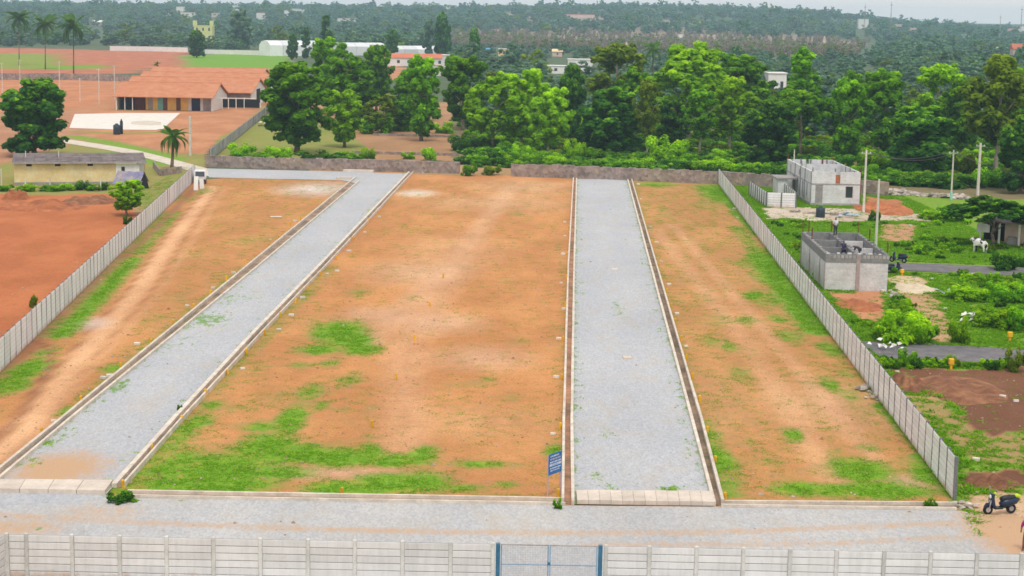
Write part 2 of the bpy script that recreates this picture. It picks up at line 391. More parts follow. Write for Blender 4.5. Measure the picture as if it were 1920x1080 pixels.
region([(-700, 364), (228, 364), (246, 398), (268, 400), (0, 672), (-700, 1200)], (.43, .134, .045), .02)              # ploughed red field
region([(366, 338), (640, 322), (957, 330), (1347, 345), (1788, 937), (1800, 952), (-400, 930), (-400, 1085), (0, 696)], (.50, .215, .074), .22)  # the plots
region([(-300, 300), (30, 300), (140, 256), (225, 262), (392, 282), (392, 318), (366, 338), (300, 404), (225, 364), (-300, 364)], (.40, .20, .10), .66)
region([(130, 206), (222, 150), (560, 118), (520, 195), (392, 290), (225, 270), (137, 255)], (.44, .195, .09), .22)
region([(-200, 146), (222, 150), (215, 182), (130, 206), (-200, 210)], (.47, .19, .085), .05)
region([(-200, 210), (130, 206), (140, 260), (30, 300), (-200, 345)], (.40, .19, .10), .1)
region([(-300, 84), (355, 97), (345, 126), (290, 128), (225, 139), (-300, 140)], (.42, .145, .07), .05)
region([(-200, 100), (120, 100), (130, 128), (-200, 132)], None, .8)
region([(90, 122), (200, 122), (205, 128), (90, 131)], None, 1.0)
region([(350, 103), (540, 100), (540, 129), (340, 127)], (.2, .25, .08), 1.15)
region([(137, 206), (470, 195), (500, 192), (392, 288), (225, 268), (137, 250)], (.46, .20, .092), .08)
region([(505, 195), (870, 190), (870, 300), (395, 300)], (.40, .19, .10), .42)
region([(420, 262), (505, 200), (560, 215), (700, 285), (700, 300), (400, 300)], None, .72)
region([(700, 118), (752, 115), (770, 150), (700, 150)], (.45, .2, .1), .02)
region([(850, 150), (2300, 150), (2300, 395), (1620, 360), (1350, 335), (955, 312), (850, 305)], (.17, .12, .07), .45)
region([(860, 56), (1330, 70), (1610, 82), (1590, 108), (1300, 96), (850, 80)], (.26, .19, .13), .25)
region([(1672, 694), (1780, 690), (2500, 690), (2500, 800), (1860, 815), (1760, 730)], (.17, .072, .036), .0)           # freshly turned brown earth
region([(1700, 745), (1760, 740), (1860, 815), (1925, 820), (2300, 830), (2300, 890), (1850, 870), (1790, 830)], (.42, .22, .11), .55)
region([(1800, 930), (1830, 880), (2100, 905), (2100, 925), (1840, 905)], (.15, .06, .03), .05)
region([(1797, 948), (1840, 925), (2100, 940), (2100, 1300), (1900, 1300), (1835, 962)], (.50, .32, .19), .0)
region([(1550, 545), (1665, 545), (1672, 600), (1600, 600)], (.48, .21, .10), .03)
region([(1672, 520), (1740, 520), (1768, 548), (1700, 556)], (.52, .38, .22), .12)
region([(1700, 556), (1768, 552), (1790, 640), (1760, 640)], (.46, .26, .14), .3)
region([(1618, 368), (1700, 376), (1710, 398), (1610, 402)], (.42, .16, .07), .0)
region([(1430, 390), (1620, 388), (1760, 406), (1760, 416), (1440, 412)], (.50, .40, .31), .1)
region([(1660, 420), (1730, 424), (1720, 455), (1660, 452)], (.44, .23, .12), .2)
region([(-400, 1085), (-400, 930), (-60, 936), (0, 885), (116, 790), (466, 500), (667, 334), (640, 322), (366, 338), (0, 696)], None, .30)
region([(1183, 336), (1231, 500), (1314, 790), (1355, 946), (1800, 952), (1788, 937), (1347, 345)], None, .41)
region([(232, 914), (480, 930), (1000, 938), (1040, 760), (700, 700), (420, 720)], None, .30)
GRASS = [ # centre plot
 (635,620,44,16,1.05),(668,640,30,16,1.05),(650,630,46,22,.9),(602,655,38,9,.9),(682,655,30,9,1.0),(565,685,26,7,.62),(620,680,18,7,.75),(655,712,26,14,.62),(582,735,24,14,.8),(545,787,24,26,1.0),
 (490,800,40,10,.8),(640,770,14,7,.55),(700,765,22,8,.5),(602,760,15,10,.75),(330,872,62,34,.85),(420,880,90,32,1.0),(500,838,50,22,1.05),(560,850,60,16,1.05),(640,857,60,15,1.05),
 (690,850,26,18,.95),(740,862,50,12,1.0),(790,852,28,18,.95),(900,870,52,7,.85),(965,872,30,5,.55),(330,905,66,18,1.0),(430,905,80,18,1.05),(520,885,60,10,1.0),(640,915,60,13,1.05),
 (725,908,60,18,1.05),(790,903,46,18,.95),(860,915,50,9,.75),(950,908,24,7,.75),(935,932,70,4,.75),(1040,846,15,11,1.0),(400,760,20,11,.75),(375,790,25,14,.85),(450,765,40,15,.45),(520,745,40,20,.45),
 (670,547,24,9,.52),(775,558,22,9,.55),(872,720,46,7,.48),(916,712,16,9,.52),(962,745,22,9,.52),(865,500,16,6,.6),(970,640,22,11,.42),(822,577,15,8,.5),(950,527,28,5,.42),(540,590,22,9,.5),(480,690,50,22,.42),(560,560,30,14,.4),
 (968,400,16,5,.5),(770,430,60,14,.3),(720,640,30,14,.42),(590,600,40,16,.4),(1045,640,14,50,.35),(1052,480,10,60,.35),(700,820,24,8,.5),(640,830,60,8,.45),
 # left plot
 (40,692,48,22,1.05),(15,722,40,16,.9),(75,660,25,12,.8),(215,690,24,10,.8),(120,772,34,13,.75),(60,810,20,8,.6),(480,450,50,12,.45),(345,480,40,18,.42),(290,600,50,22,.42),(330,560,50,24,.38),(430,520,40,12,.45),
 (250,650,40,20,.35),(390,560,16,8,.6),(560,400,60,12,.3),(450,412,30,8,.35),(340,372,40,8,.7),(385,358,16,8,.8),(300,520,40,16,.34),
 # right plot
 (1350,362,34,18,.95),(1330,385,40,14,.5),(1395,440,24,14,.6),(1230,345,40,5,.8),(1415,555,22,9,.85),(1457,597,20,8,.75),(1335,640,20,14,.6),(1410,495,40,10,.65),(1365,530,30,14,.45),(1270,430,24,6,.45),
 (1325,470,18,14,.45),(1560,722,18,18,.8),(1585,700,12,10,.7),(1490,815,18,14,.95),(1610,880,55,20,1.05),(1655,918,80,14,1.05),(1500,915,50,12,1.0),(1560,918,50,12,.95),(1625,838,22,8,.75),(1735,886,24,20,1.0),
 (1350,862,26,24,1.0),(1335,815,14,14,.8),(1372,900,40,16,.55),(1445,868,34,14,.5),(1540,880,36,20,.5),(1420,660,30,16,.4),(1520,660,30,14,.45),(1480,700,40,20,.42),(1640,770,24,16,.5),(1270,560,18,20,.4),(1300,690,16,24,.4),
 (1440,560,40,18,.7),(1350,600,40,18,.55),(1390,700,40,18,.55),(1290,520,24,16,.5),(1560,655,26,18,.75),(1400,600,30,10,.7),(1370,650,24,14,.65),(1440,520,30,16,.8),(1330,560,20,12,.6),(1480,630,30,14,.7),(1250,400,20,20,.45),(1420,470,24,10,.7),(1520,720,30,14,.55),(1590,740,20,20,.6),(1560,850,30,14,.6),(1400,830,20,14,.5),
 (1430,610,60,26,.35),(1260,360,60,10,.35),(1700,860,30,14,.5)]
for u, v, a, b, s in GRASS:
    grass = np.maximum(grass, ell(GX, GY, u, v, a, b) * s * 1.1)
def strip(px, w, s):
    global grass
    d = seg_dist(GX, GY, [tuple(G(*p).xy) for p in px]); grass = np.maximum(grass, np.clip(1.3 - d / w * .8, 0, 1) * s)
strip([(322, 398), (280, 440), (246, 475)], 1.5, .95); strip([(240, 484), (200, 528), (150, 580), (95, 630)], 1.5, 1.1)
strip([(1425, 478), (1470, 535), (1540, 622)], 1.7, 1.1); strip([(1380, 425), (1425, 478)], 1.3, .7); strip([(1540, 622), (1640, 770)], 1.2, .5)
strip([(1310, 790), (1365, 925)], 1.2, .75); strip([(240, 918), (345, 792), (620, 500)], 1.0, .55); strip([(0, 880), (110, 788), (460, 500)], 1.0, .55); strip([(1190, 345), (1310, 780)], .8, .5)
strip([(230, 922), (340, 800)], 1.6, .8); strip([(1052, 936), (1066, 500)], .8, .42)
strip([(130, 255), (200, 266), (262, 281), (335, 299)], 2.6, .95); strip([(200, 286), (262, 298), (300, 308)], 2.6, .95); strip([(140, 246), (230, 250), (330, 247)], 2.2, .8); strip([(225, 207), (330, 206)], 2.0, .7); strip([(0, 215), (130, 207)], 3.0, .6)
# bare strip and ruts
d = seg_dist(GX, GY, [tuple(G(*p).xy) for p in [(0, 705), (100, 612), (200, 512), (300, 420), (372, 345)]]); m = np.clip(1.2 - d / .9, 0, 1)[..., None] * .8
soil[..., :3] = soil[..., :3] * (1 - m) + np.array((.25, .115, .055)) * m; grass -= m[..., 0] * .7
for pts, w, c, a in (([(-40, 850), (40, 770), (85, 700), (96, 665), (84, 645), (55, 640)], .3, (.24, .095, .04), .95), ([(-60, 900), (60, 790), (130, 690), (260, 545), (330, 440), (400, 350)], 1.0, (.64, .35, .18), 1.0), ([(-60, 880), (30, 795), (105, 690), (238, 545), (312, 440), (390, 350)], .22, (.30, .125, .05), .75), ([(-20, 892), (92, 790), (160, 690), (285, 545), (350, 440), (412, 352)], .2, (.33, .14, .06), .6),
                     ([(0, 880), (100, 770), (170, 690), (290, 560), (360, 450), (420, 355)], .5, (.56, .30, .15), .5), ([(1230, 430), (1400, 640), (1560, 900)], 1.0, (.58, .33, .17), .5), ([(1260, 420), (1450, 640), (1640, 860)], .7, (.58, .33, .18), .5),
                     ([(690, 640), (860, 480), (960, 350)], 1.4, (.60, .35, .2), .5), ([(870, 480), (760, 650), (760, 840)], 1.6, (.60, .34, .19), .45)):
    d = seg_dist(GX, GY, [tuple(G(*p).xy) for p in pts]); m = np.clip(1.3 - d / w, 0, 1)[..., None] * a
    soil[..., :3] = soil[..., :3] * (1 - m) + np.array(c) * m; grass -= m[..., 0] * .35 * (grass < .9)
for u, v, a, b, c, s in ((600, 354, 45, 8, (.62, .55, .50), .8), (165, 607, 24, 8, (.58, .45, .38), .8), (780, 362, 22, 4, (.66, .58, .48), .8), (900, 670, 60, 14, (.62, .38, .24), .6), (780, 510, 60, 14, (.62, .38, .23), .6),
                         (985, 350, 60, 8, (.60, .36, .2), .6), (830, 605, 50, 12, (.62, .38, .24), .6), (700, 590, 40, 10, (.60, .38, .25), .5), (600, 885, 120, 8, (.58, .36, .25), .6), (300, 340, 40, 6, (.55, .3, .16), .4),
                         (1560, 760, 70, 30, (.58, .33, .19), .5), (1330, 750, 60, 40, (.54, .28, .13), .4), (1705, 905, 30, 10, (.55, .38, .28), .6), (850, 470, 60, 20, (.60, .33, .17), .5), (930, 380, 90, 10, (.6, .36, .2), .5), (880, 790, 120, 20, (.5, .26, .12), .5)):
    m = ell(GX, GY, u, v, a, b)[..., None] * s
    soil[..., :3] = soil[..., :3] * (1 - m) + np.array(c) * m
ny, nx = GX.shape
ids = np.arange(ny * nx).reshape(ny, nx)
F = np.stack([ids[:-1, :-1], ids[:-1, 1:], ids[1:, 1:], ids[1:, :-1]], -1).reshape(-1, 4)
micro = np.where((GY < 260) & (GY > 60), (np.sin(GX * 1.3 + np.sin(GY * .7) * 2) + np.sin(GY * 1.9 + GX * .6)) * .008, 0)
gme = np_mesh('ground', np.stack([GX, GY, GZ + micro - .02], -1).reshape(-1, 3), F, M['earth'],
              {'soil': ('FLOAT_COLOR', 'POINT', soil.reshape(-1, 4)), 'grass': ('FLOAT', 'POINT', grass.ravel())}, smooth=True)
tag(inst('ground', gme), kind='structure')

def sheet(name, left, right, mat_, z, nu=24, nv=120, dirt=(), weed=(), edge_weed=0.0, label=None):
    """a road sheet between two survey lines (lists of ground points)"""
    def resample(pts, n):
        pts = [np.array(p.xy) for p in pts]; L = [0]
        for a, b in zip(pts[:-1], pts[1:]): L.append(L[-1] + np.hypot(*(b - a)))
        t = np.linspace(0, L[-1], n); P = np.array(pts)
        return np.stack([np.interp(t, L, P[:, 0]), np.interp(t, L, P[:, 1])], -1)
    A, B = resample(left, nv), resample(right, nv); s = np.linspace(0, 1, nu)[None, :, None]
    P = A[:, None] * (1 - s) + B[:, None] * s; X, Y = P[..., 0], P[..., 1]
    dm = np.zeros(X.shape); wm = np.zeros(X.shape)
    for kind, *a in dirt:
        if kind == 'e': dm = np.maximum(dm, ell(X, Y, *a[:4]) * a[4])
        else: dm = np.maximum(dm, np.clip(1.3 - seg_dist(X, Y, [tuple(G(*p).xy) for p in a[0]]) / a[1], 0, 1) * a[2])
    for a in weed: wm = np.maximum(wm, ell(X, Y, *a[:4]) * a[4])
    if edge_weed:
        e = np.minimum(s[..., 0], 1 - s[..., 0]); wm = np.maximum(wm, np.clip(1 - e / .13, 0, 1) * edge_weed * 1.15 * np.ones(X.shape))
    ids = np.arange(nu * nv).reshape(nv, nu); F = np.stack([ids[:-1, :-1], ids[:-1, 1:], ids[1:, 1:], ids[1:, :-1]], -1).reshape(-1, 4)
    me = np_mesh(name, np.stack([X, Y, np.full(X.shape, z)], -1).reshape(-1, 3), F, mat_, {'dirt': ('FLOAT', 'POINT', dm.ravel()), 'weed': ('FLOAT', 'POINT', wm.ravel())})
    o = inst(name, me); tag(o, label, kind='structure'); return o
def gl(px): return [G(*p) for p in px]
LO = [(-60, 936), (0, 885), (116, 790), (466, 500), (667, 334)]; LI = [(-60, 952), (0, 900), (130, 790), (485, 500), (673, 341)]
RI = [(214, 914), (325, 790), (480, 622), (599, 500), (767, 324)]; RO = [(232, 914), (341, 790), (492, 626), (612, 500), (775, 324)]
CLO = [(1055, 943), (1057, 790), (1065.5, 500), (1075, 336)]; CLI = [(1074, 946), (1072, 790), (1076.5, 500), (1081, 336)]
CRI = [(1339, 948), (1297.5, 790), (1220, 500), (1176.5, 336)]; CRO = [(1355, 946), (1314.5, 790), (1231, 500), (1183.5, 336)]
FLU = [(240, 925), (480, 929.5), (1000, 938.5), (1056, 940)]; FLL = [(236, 933), (480, 938), (1000, 946.5), (1060, 948)]
FRU = [(1357, 945), (1400, 945.2), (1793, 948)]; FRL = [(1352, 951), (1400, 952), (1793, 957)]
sheet('gravel_road', gl([(-60, 952), (0, 900), (130, 790), (485, 500), (673, 341)]), gl([(190, 938), (325, 790), (480, 622), (599, 500), (767, 324)]), M['gravel'], .03, 24, 160,
      dirt=[('e', 110, 880, 70, 26, 1.0), ('e', 140, 860, 50, 16, .7), ('e', 250, 760, 60, 30, .35), ('e', 420, 590, 40, 20, .3), ('e', 560, 470, 30, 20, .25)],
      weed=[(390, 600, 40, 14, .72), (300, 650, 30, 10, .5), (350, 640, 50, 30, .45), (440, 560, 40, 20, .5), (226, 725, 10, 14, .8), (90, 832, 14, 8, .7), (480, 560, 40, 10, .35), (62, 865, 26, 10, .5), (120, 815, 26, 10, .6)], edge_weed=.55, label='grey gravel road on the left between two concrete drains')
sheet('gravel_road', gl(CLI), gl(CRI), M['gravel'], .03, 24, 160, dirt=[('e', 1180, 620, 30, 60, .2), ('e', 1190, 850, 60, 30, .2), ('e', 1175, 672, 12, 5, .6)],
      weed=[(1160, 580, 12, 16, .6), (1170, 600, 10, 10, .5), (1135, 600, 30, 10, .3), (1258, 919, 20, 6, 1.0), (1120, 895, 16, 10, .5), (1145, 912, 20, 8, .45), (1135, 400, 20, 14, .35), (1140, 815, 18, 10, .5)], edge_weed=.6, label='grey gravel road in the middle running to the stone wall')
sheet('gravel_road', gl([(-400, 932), (-60, 924), (200, 929), (236, 934), (480, 938.5), (1000, 947), (1060, 949), (1340, 951), (1400, 953), (1793, 958), (1838, 964), (2080, 985)]),
      [AT(-400, 66), AT(0, 65.5), AT(500, 64), AT(960, 63), AT(1400, 62), AT(1700, 61.5), AT(1930, 61), AT(2120, 61)], M['gravel_front'], .026, 36, 260,
      dirt=[('s', [(-60, 962), (0, 966), (130, 974), (300, 982), (520, 991), (760, 997), (1000, 1000), (1240, 1000), (1400, 997), (1833, 980)], .75, .62), ('s', [(1100, 1022), (1400, 1022), (1552, 1020), (1866, 1004)], .6, .6), ('e', 190, 960, 90, 16, .55), ('e', 30, 990, 90, 16, .7), ('e', 1450, 1012, 130, 10, .4), ('e', 1975, 1000, 100, 44, 1.6), ('e', 1890, 972, 36, 12, 1.2), ('e', 700, 1010, 200, 8, .3)],
      weed=[(220, 935, 60, 5, .6), (350, 939, 30, 3, .5), (70, 992, 14, 4, .7), (22, 985, 14, 5, .6)], label='wide gravel road crossing the front of the plots')
sheet('gravel_lane', gl([(392, 333), (520, 336), (640, 338), (672, 345)]), gl([(388, 316), (520, 319), (640, 322), (760, 326)]), M['gravel'], .022, 10, 60, edge_weed=.4, label='gravel lane along the foot of the stone wall')
sheet('dirt_track', gl([(120, 268), (200, 281), (262, 293), (330, 313), (392, 331)]), gl([(120, 260), (200, 272), (262, 283), (330, 300), (392, 317)]), M['path'], .018, 6, 40, label='pale dirt track bending past the yellow shed')
sheet('asphalt_road', gl([(1612, 640), (1700, 640), (1920, 656), (2400, 690)]), gl([(1652, 673), (1740, 673), (1920, 686), (2400, 722)]), M['asphalt'], .02, 8, 60, edge_weed=.8, label='worn grey asphalt road beyond the right wall')
sheet('asphalt_road', gl([(1662, 493), (1760, 495), (1920, 503), (2300, 520)]), gl([(1664, 505), (1760, 511), (1920, 517), (2300, 535)]), M['asphalt'], .02, 6, 50, label='narrow asphalt road behind the roofless house')
sheet('bare_patch', gl([(246, 233), (275, 235), (302, 235)]), gl([(246, 228), (275, 226.5), (302, 229)]), M['path'], .03, 6, 12, label='bare brown patch worn into the cement yard')
sheet('cement_yard', gl([(140, 214), (240, 212), (338, 212)]), gl([(130, 240), (220, 243), (303, 244)]), M['cement'], .02, 8, 30, label='pale cement drying yard in front of the tiled shed')

# ================================================================== DRAINS
def ribbon(mb, a, b, z0, z1):
    """solid band between two polylines of points"""
    n = len(a); vs = []
    for p, q in zip(a, b): vs += [(p.x, p.y, z0), (q.x, q.y, z0), (q.x, q.y, z1), (p.x, p.y, z1)]
    fs = [(0, 1, 2, 3), tuple(4 * (n - 1) + i for i in (3, 2, 1, 0))]
    for i in range(n - 1):
        for k in range(4): fs.append((4*i + k, 4*(i+1) + k, 4*(i+1) + (k+1) % 4, 4*i + (k+1) % 4))
    mb.add(vs, fs)
def dense(pts, step=6.0):
    out = [pts[0]]
    for a, b in zip(pts[:-1], pts[1:]):
        n = max(1, int((b - a).length / step))
        out += [a.lerp(b, (i + 1) / n) for i in range(n)]
    return out
def offset(pts, d, jit=.0):
    out = []
    for i, p in enumerate(pts):
        t = (pts[min(i + 1, len(pts) - 1)] - pts[max(i - 1, 0)]).normalized()
        out.append(p + Vector((-t.y, t.x, 0)) * (d + random.uniform(-jit, jit)))
    return out
def drain(road_side, plot_side, label, wr=.17, wp=.13, bed='drain_bed', hr=.20, hp=.26):
    """two concrete edges with a silted channel between them"""
    A = dense(gl(road_side)); B = dense(gl(plot_side))
    o = empty('roadside_drain', A[0]); tag(o, label, 'drain', 'concrete roadside drains')
    off = -A[0]
    sgn = 1 if (B[len(B)//2] - A[len(A)//2]).dot(Vector((-(A[-1]-A[0]).y, (A[-1]-A[0]).x, 0))) > 0 else -1
    A = [p + off for p in A]; B = [p + off for p in B]
    m = MB(); ribbon(m, offset(A, -sgn * wr / 2, .012), offset(A, sgn * wr / 2, .012), -.03, hr); m.build('edging', M['kerb'], o)
    m = MB(); ribbon(m, offset(B, -sgn * wp / 2, .012), offset(B, sgn * wp / 2, .012), -.03, hp); m.build('edging', M['kerb'], o)
    n = min(len(A), len(B)); A2 = [A[int(i * (len(A) - 1) / (n - 1))] for i in range(n)]; B2 = [B[int(i * (len(B) - 1) / (n - 1))] for i in range(n)]
    m = MB(); ribbon(m, offset(A2, sgn * wr * .3), offset(B2, -sgn * wp * .3), -.03, .012); m.build('bed', M[bed], o)
    return o
drain(LI, LO, 'concrete drain along the left edge of the left gravel road', .14, .17)
drain(RI, RO, 'concrete drain between the left gravel road and the middle plot', .26, .10)
drain(CLI, CLO, 'concrete drain between the middle plot and the middle gravel road', .16, .14, 'drain_bed_red')
drain(CRI, CRO, 'concrete drain along the right edge of the middle gravel road', .17, .14)
drain(FLL, FLU, 'concrete drain along the front of the middle plot', .12, .14, 'drain_bed_red', .16, .18)
drain(FRL, FRU, 'concrete drain along the front of the right plot', .12, .14, 'drain_bed', .16, .18)

# culvert slabs closing the drain mouths of the two roads
def culvert(q0, q1, q2, q3, n, label):
    a, b, c, e = G(*q0), G(*q1), G(*q2), G(*q3)      # far-left, far-right, near-left, near-right
    o = empty('culvert', c); tag(o, label, 'culvert', 'slab culverts at the road mouths')
    m = MB(); g = .02
    for i in range(n):
        s, t = i / n, (i + 1) / n
        P = [c.lerp(e, s), c.lerp(e, t), a.lerp(b, t), a.lerp(b, s)]; ctr = sum(P, Vector()) / 4
        P = [ctr + (p - ctr) * (1 - g / max((p - ctr).length, .1)) - c for p in P]
        mm = MB(); mm.poly(P, .03, .24 + random.uniform(-.012, .012)); mm.build('slab', M['slab'], o)
culvert((-62, 906), (212, 908.5), (-70, 923), (197, 929), 5, 'row of long pale slabs bridging the drain at the left road mouth')
culvert((1080, 927), (1334, 929), (1082, 946.5), (1338, 950), 12, 'row of twelve pale slabs across the middle road mouth')

# ================================================================== PRECAST WALLS
ORD = ['first','second','third','fourth','fifth','sixth','seventh','eighth','ninth','tenth','eleventh','twelfth','thirteenth','fourteenth','fifteenth','sixteenth','seventeenth','eighteenth']
def ordinal(i):
    if i < len(ORD): return ORD[i]
    tens = ['', '', 'twenty', 'thirty', 'forty']; n = i + 1
    if n in (19, 20, 30): return {19: 'nineteenth', 20: 'twentieth', 30: 'thirtieth'}[n]
    return tens[n // 10] + '-' + ORD[n % 10 - 1]
def panel_mesh(L, h, t, m):
    b = MB(); b.k = 0; b.cbox(0.004, L - .004, -t/2, t/2, .020, h - .020, .012); b.k = 1; b.box(.01, L - .01, -t/2 + .018, t/2 - .018, 0.001, h - .001); return b.mesh('panel', m, M['joint'])
def precast_wall(p0, p1, rows, label, single=999, flip=1, bay=1.83):
    d = p1 - p0; L = d.length; n = max(1, round(L / bay)); w = L / n
    o = empty('precast_wall', p0, math.atan2(d.y, d.x)); tag(o, label, 'wall', 'precast compound walls')
    pm = panel_mesh(w - .16, .3, .06, M['precast'])
    post = MB(); post.cbox(-.075, .075, -.042, .12, -.05, rows * .3 + .03, .01) if flip > 0 else post.cbox(-.075, .075, -.12, .042, -.05, rows * .3 + .03, .01)
    po = post.mesh('post', M['post_dark'])
    bb = MB()
    for r in range(rows): bb.k = 0; bb.box(.004, w - .164, -.03, .03, r * .3 + .014, (r + 1) * .3 - .014); bb.k = 1; bb.box(.01, w - .17, -.015, .015, r * .3 + .001, (r + 1) * .3 - .001)
    bayme = bb.mesh('wall_bay', M['precast'], M['joint'])
    for i in range(n + 1): inst('post', po, o, (i * w, 0, 0), (random.uniform(-.008, .008), random.uniform(-.006, .006), 0))
    for i in range(n):
        if i < single:
            for r in range(rows): inst('panel', pm, o, (i * w + .08, random.uniform(-.006, .006), r * .3), (random.uniform(-.012, .012), 0, 0))
        else: inst('wall_bay', bayme, o, (i * w + .08, random.uniform(-.01, .01), 0), (random.uniform(-.012, .012), 0, 0))
    return o
precast_wall(G(-40, 737), G(366, 338), 7, 'long pale precast wall along the left plot beside the red field', 0, 1)
precast_wall(G(1788, 937), G(1347, 345), 7, 'long grey precast wall along the right plot', 40, -1)
precast_wall(G(1437, 388), G(1405, 366), 6, 'short precast wall running back to the stone wall beside the grey house', 0, 1)
precast_wall(G(1437, 388), G(1492, 390), 6, 'low precast wall in front of the grey roofless house', 4, -1)
precast_wall(G(1492, 388), G(1456, 358), 6, 'short precast wall meeting the corner of the grey house', 0, 1)

# the fence nearest to the camera, with its blue gate
FT0, FT1 = G(50, 1001, 1.83), G(1915, 1038, 1.83)
def front_pt(u):
    lo, hi = -.3, 1.3
    for _ in range(40):
        t = (lo + hi) / 2; p = FT0.lerp(FT1, t); q = p - Vector((0, 0, CAM_H)); uu = 960 + FPX * q.dot(RT) / q.dot(FW)
        if uu < u: lo = t
        else: hi = t
    return Vector((p.x, p.y, 0))
def front_fence(us, label, rows=6):
    P = [front_pt(u) for u in us]; d = P[-1] - P[0]; a = math.atan2(d.y, d.x)
    o = empty('precast_fence', P[0], a); tag(o, label, 'fence', 'front precast fences')
    b = MB(); b.cbox(-.075, .075, -.075, .075, -.05, rows * .3 + .06, .02); pm = b.mesh('post', M['post_light'])
    xs = [(p - P[0]).length for p in P]
    for x in xs: inst('post', pm, o, (x, 0, 0), (random.uniform(-.01, .01), random.uniform(-.008, .008), 0))
    cache = {}
    for x0, x1 in zip(xs[:-1], xs[1:]):
        w = round(x1 - x0 - .15, 2)
        if w not in cache: cache[w] = panel_mesh(w, .3, .055, M['precast_front'])
        for r in range(rows): inst('panel', cache[w], o, (x0 + .075 + (x1 - x0 - .15 - w) / 2, random.uniform(-.005, .008), r * .3), (random.uniform(-.02, .02), 0, random.uniform(-.004, .004)))
    return o
front_fence([13, 49, 135, 224, 312, 400, 488.5, 577.5, 665.6, 755, 845, 925], 'pale precast plank fence in the foreground, left of the blue gate')
front_fence([1136, 1218, 1306, 1394, 1481.5, 1569, 1658, 1745.5, 1832, 1916, 2003], 'pale precast plank fence in the foreground, right of the blue gate')
p = front_pt(11); q = p + Vector((-.9, -6.0, 0))
dd = (q - p); o = empty('precast_fence', p + dd.normalized() * .1, math.atan2(dd.y, dd.x)); tag(o, 'precast fence corner turning toward the viewer at far left', 'fence', 'front precast fences')
for i in range(3):
    if i: b = MB(); b.cbox(-.075, .075, -.075, .075, -.05, 1.86, .02); b.build('post', M['post_light'], o).location.x = i * 1.9
    pm = panel_mesh(1.75, .3, .055, M['precast_front'])
    for r in range(6): inst('panel', pm, o, (i * 1.9 + .08, 0, r * .3))

def gate():
    a, b = front_pt(934), front_pt(1126); d = b - a; L = d.length
    o = empty('metal_gate', a, math.atan2(d.y, d.x)); tag(o, 'blue steel double gate of wire mesh between the foreground fences', 'gate')
    for x in (0, L):
        m = MB(); m.cbox(x - .085, x + .085, -.085, .085, -.05, 1.84, .015); m.build('post', M['blue'], o)
    half = L / 2
    for s, x0, x1 in ((0, .11, half - .012), (1, half + .012, L - .11)):
        m = MB(); z0, z1 = .08, 1.76; r = .028
        m.cbox(x0, x0 + 2*r, -r, r, z0, z1, .006); m.cbox(x1 - 2*r, x1, -r, r, z0, z1, .006); m.box(x0 + 2*r, x1 - 2*r, -r*.8, r*.8, z0, z0 + .05)
        leaf = m.build('gate_leaf', M['lightblue'], o)
        m = MB(); m.cbox(x0, x1, -.024, .024, z1, z1 + .045, .008); m.build('top_rail', M['greywall'], leaf)
        m = MB(); m.box(x0 + 2*r, x1 - 2*r, -.018, .018, .95, .985); m.build('mid_rail', M['lightblue'], leaf)
        m = MB(); t = .004
        for i in range(1, 27):
            x = x0 + 2*r + (x1 - x0 - 4*r) * i / 27; m.box(x - t, x + t, -t, t, z0 + .05, z1)
        for i in range(1, 22):
            z = z0 + .05 + (z1 - z0 - .05) * i / 22; m.box(x0 + 2*r, x1 - 2*r, t, 3*t, z - t, z + t)
        m.build('wire_mesh', M['wire'], leaf)
    m = MB(); m.cbox(half - .06, half + .06, -.06, -.03, .98, 1.1, .01); m.build('latch', M['blue'], o)
gate()

# ================================================================== STONE WALL AT THE BACK
def stone_wall(px, h, label, t=.45):
    P = gl(px); o = empty('stone_wall', P[0]); tag(o, label, 'wall', 'weathered stone walls')
    D = dense(P, 1.6); D = [p - P[0] for p in D]; A = offset(D, -t/2, .04); B = offset(D, t/2, .04)
    vs = []; n = len(D)
    for p, q in zip(A, B):
        hh = h + random.uniform(-.10, .08); vs += [(p.x, p.y, -.05), (q.x, q.y, -.05), (q.x, q.y, hh), (p.x, p.y, hh + random.uniform(-.04, .04))]
    fs = [(0, 1, 2, 3), tuple(4*(n-1)+i for i in (3, 2, 1, 0))]
    for i in range(n - 1):
        for k in range(4): fs.append((4*i+k, 4*(i+1)+k, 4*(i+1)+(k+1) % 4, 4*i+(k+1) % 4))
    m = MB(); m.add(vs, fs); m.build('masonry', M['stone'], o)
    cp = MB()
    for i in range(0, n - 1):
        if random.random() < .75:
            c = (D[i] + D[i+1]) / 2; s = random.uniform(.5, .75); cp.m = Matrix.Translation((c.x, c.y, h - .08)) @ Matrix.Rotation(math.atan2((D[i+1]-D[i]).y, (D[i+1]-D[i]).x) + random.uniform(-.1, .1), 4, 'Z')
            cp.cbox(-s, s, -t*.45, t*.45, 0, random.uniform(.08, .2), .05)
    cp.build('coping', M['stone'], o)
stone_wall([(388, 313), (520, 317), (700, 321), (862, 325)], 1.65, 'long weathered stone wall behind the left gravel road')
stone_wall([(958, 330), (1080, 334), (1220, 340), (1347, 345), (1420, 350), (1478, 354)], 1.75, 'weathered stone wall at the far end of the middle gravel road')
stone_wall([(1612, 364), (1665, 368)], 1.9, 'stub of stone wall to the right of the grey house')
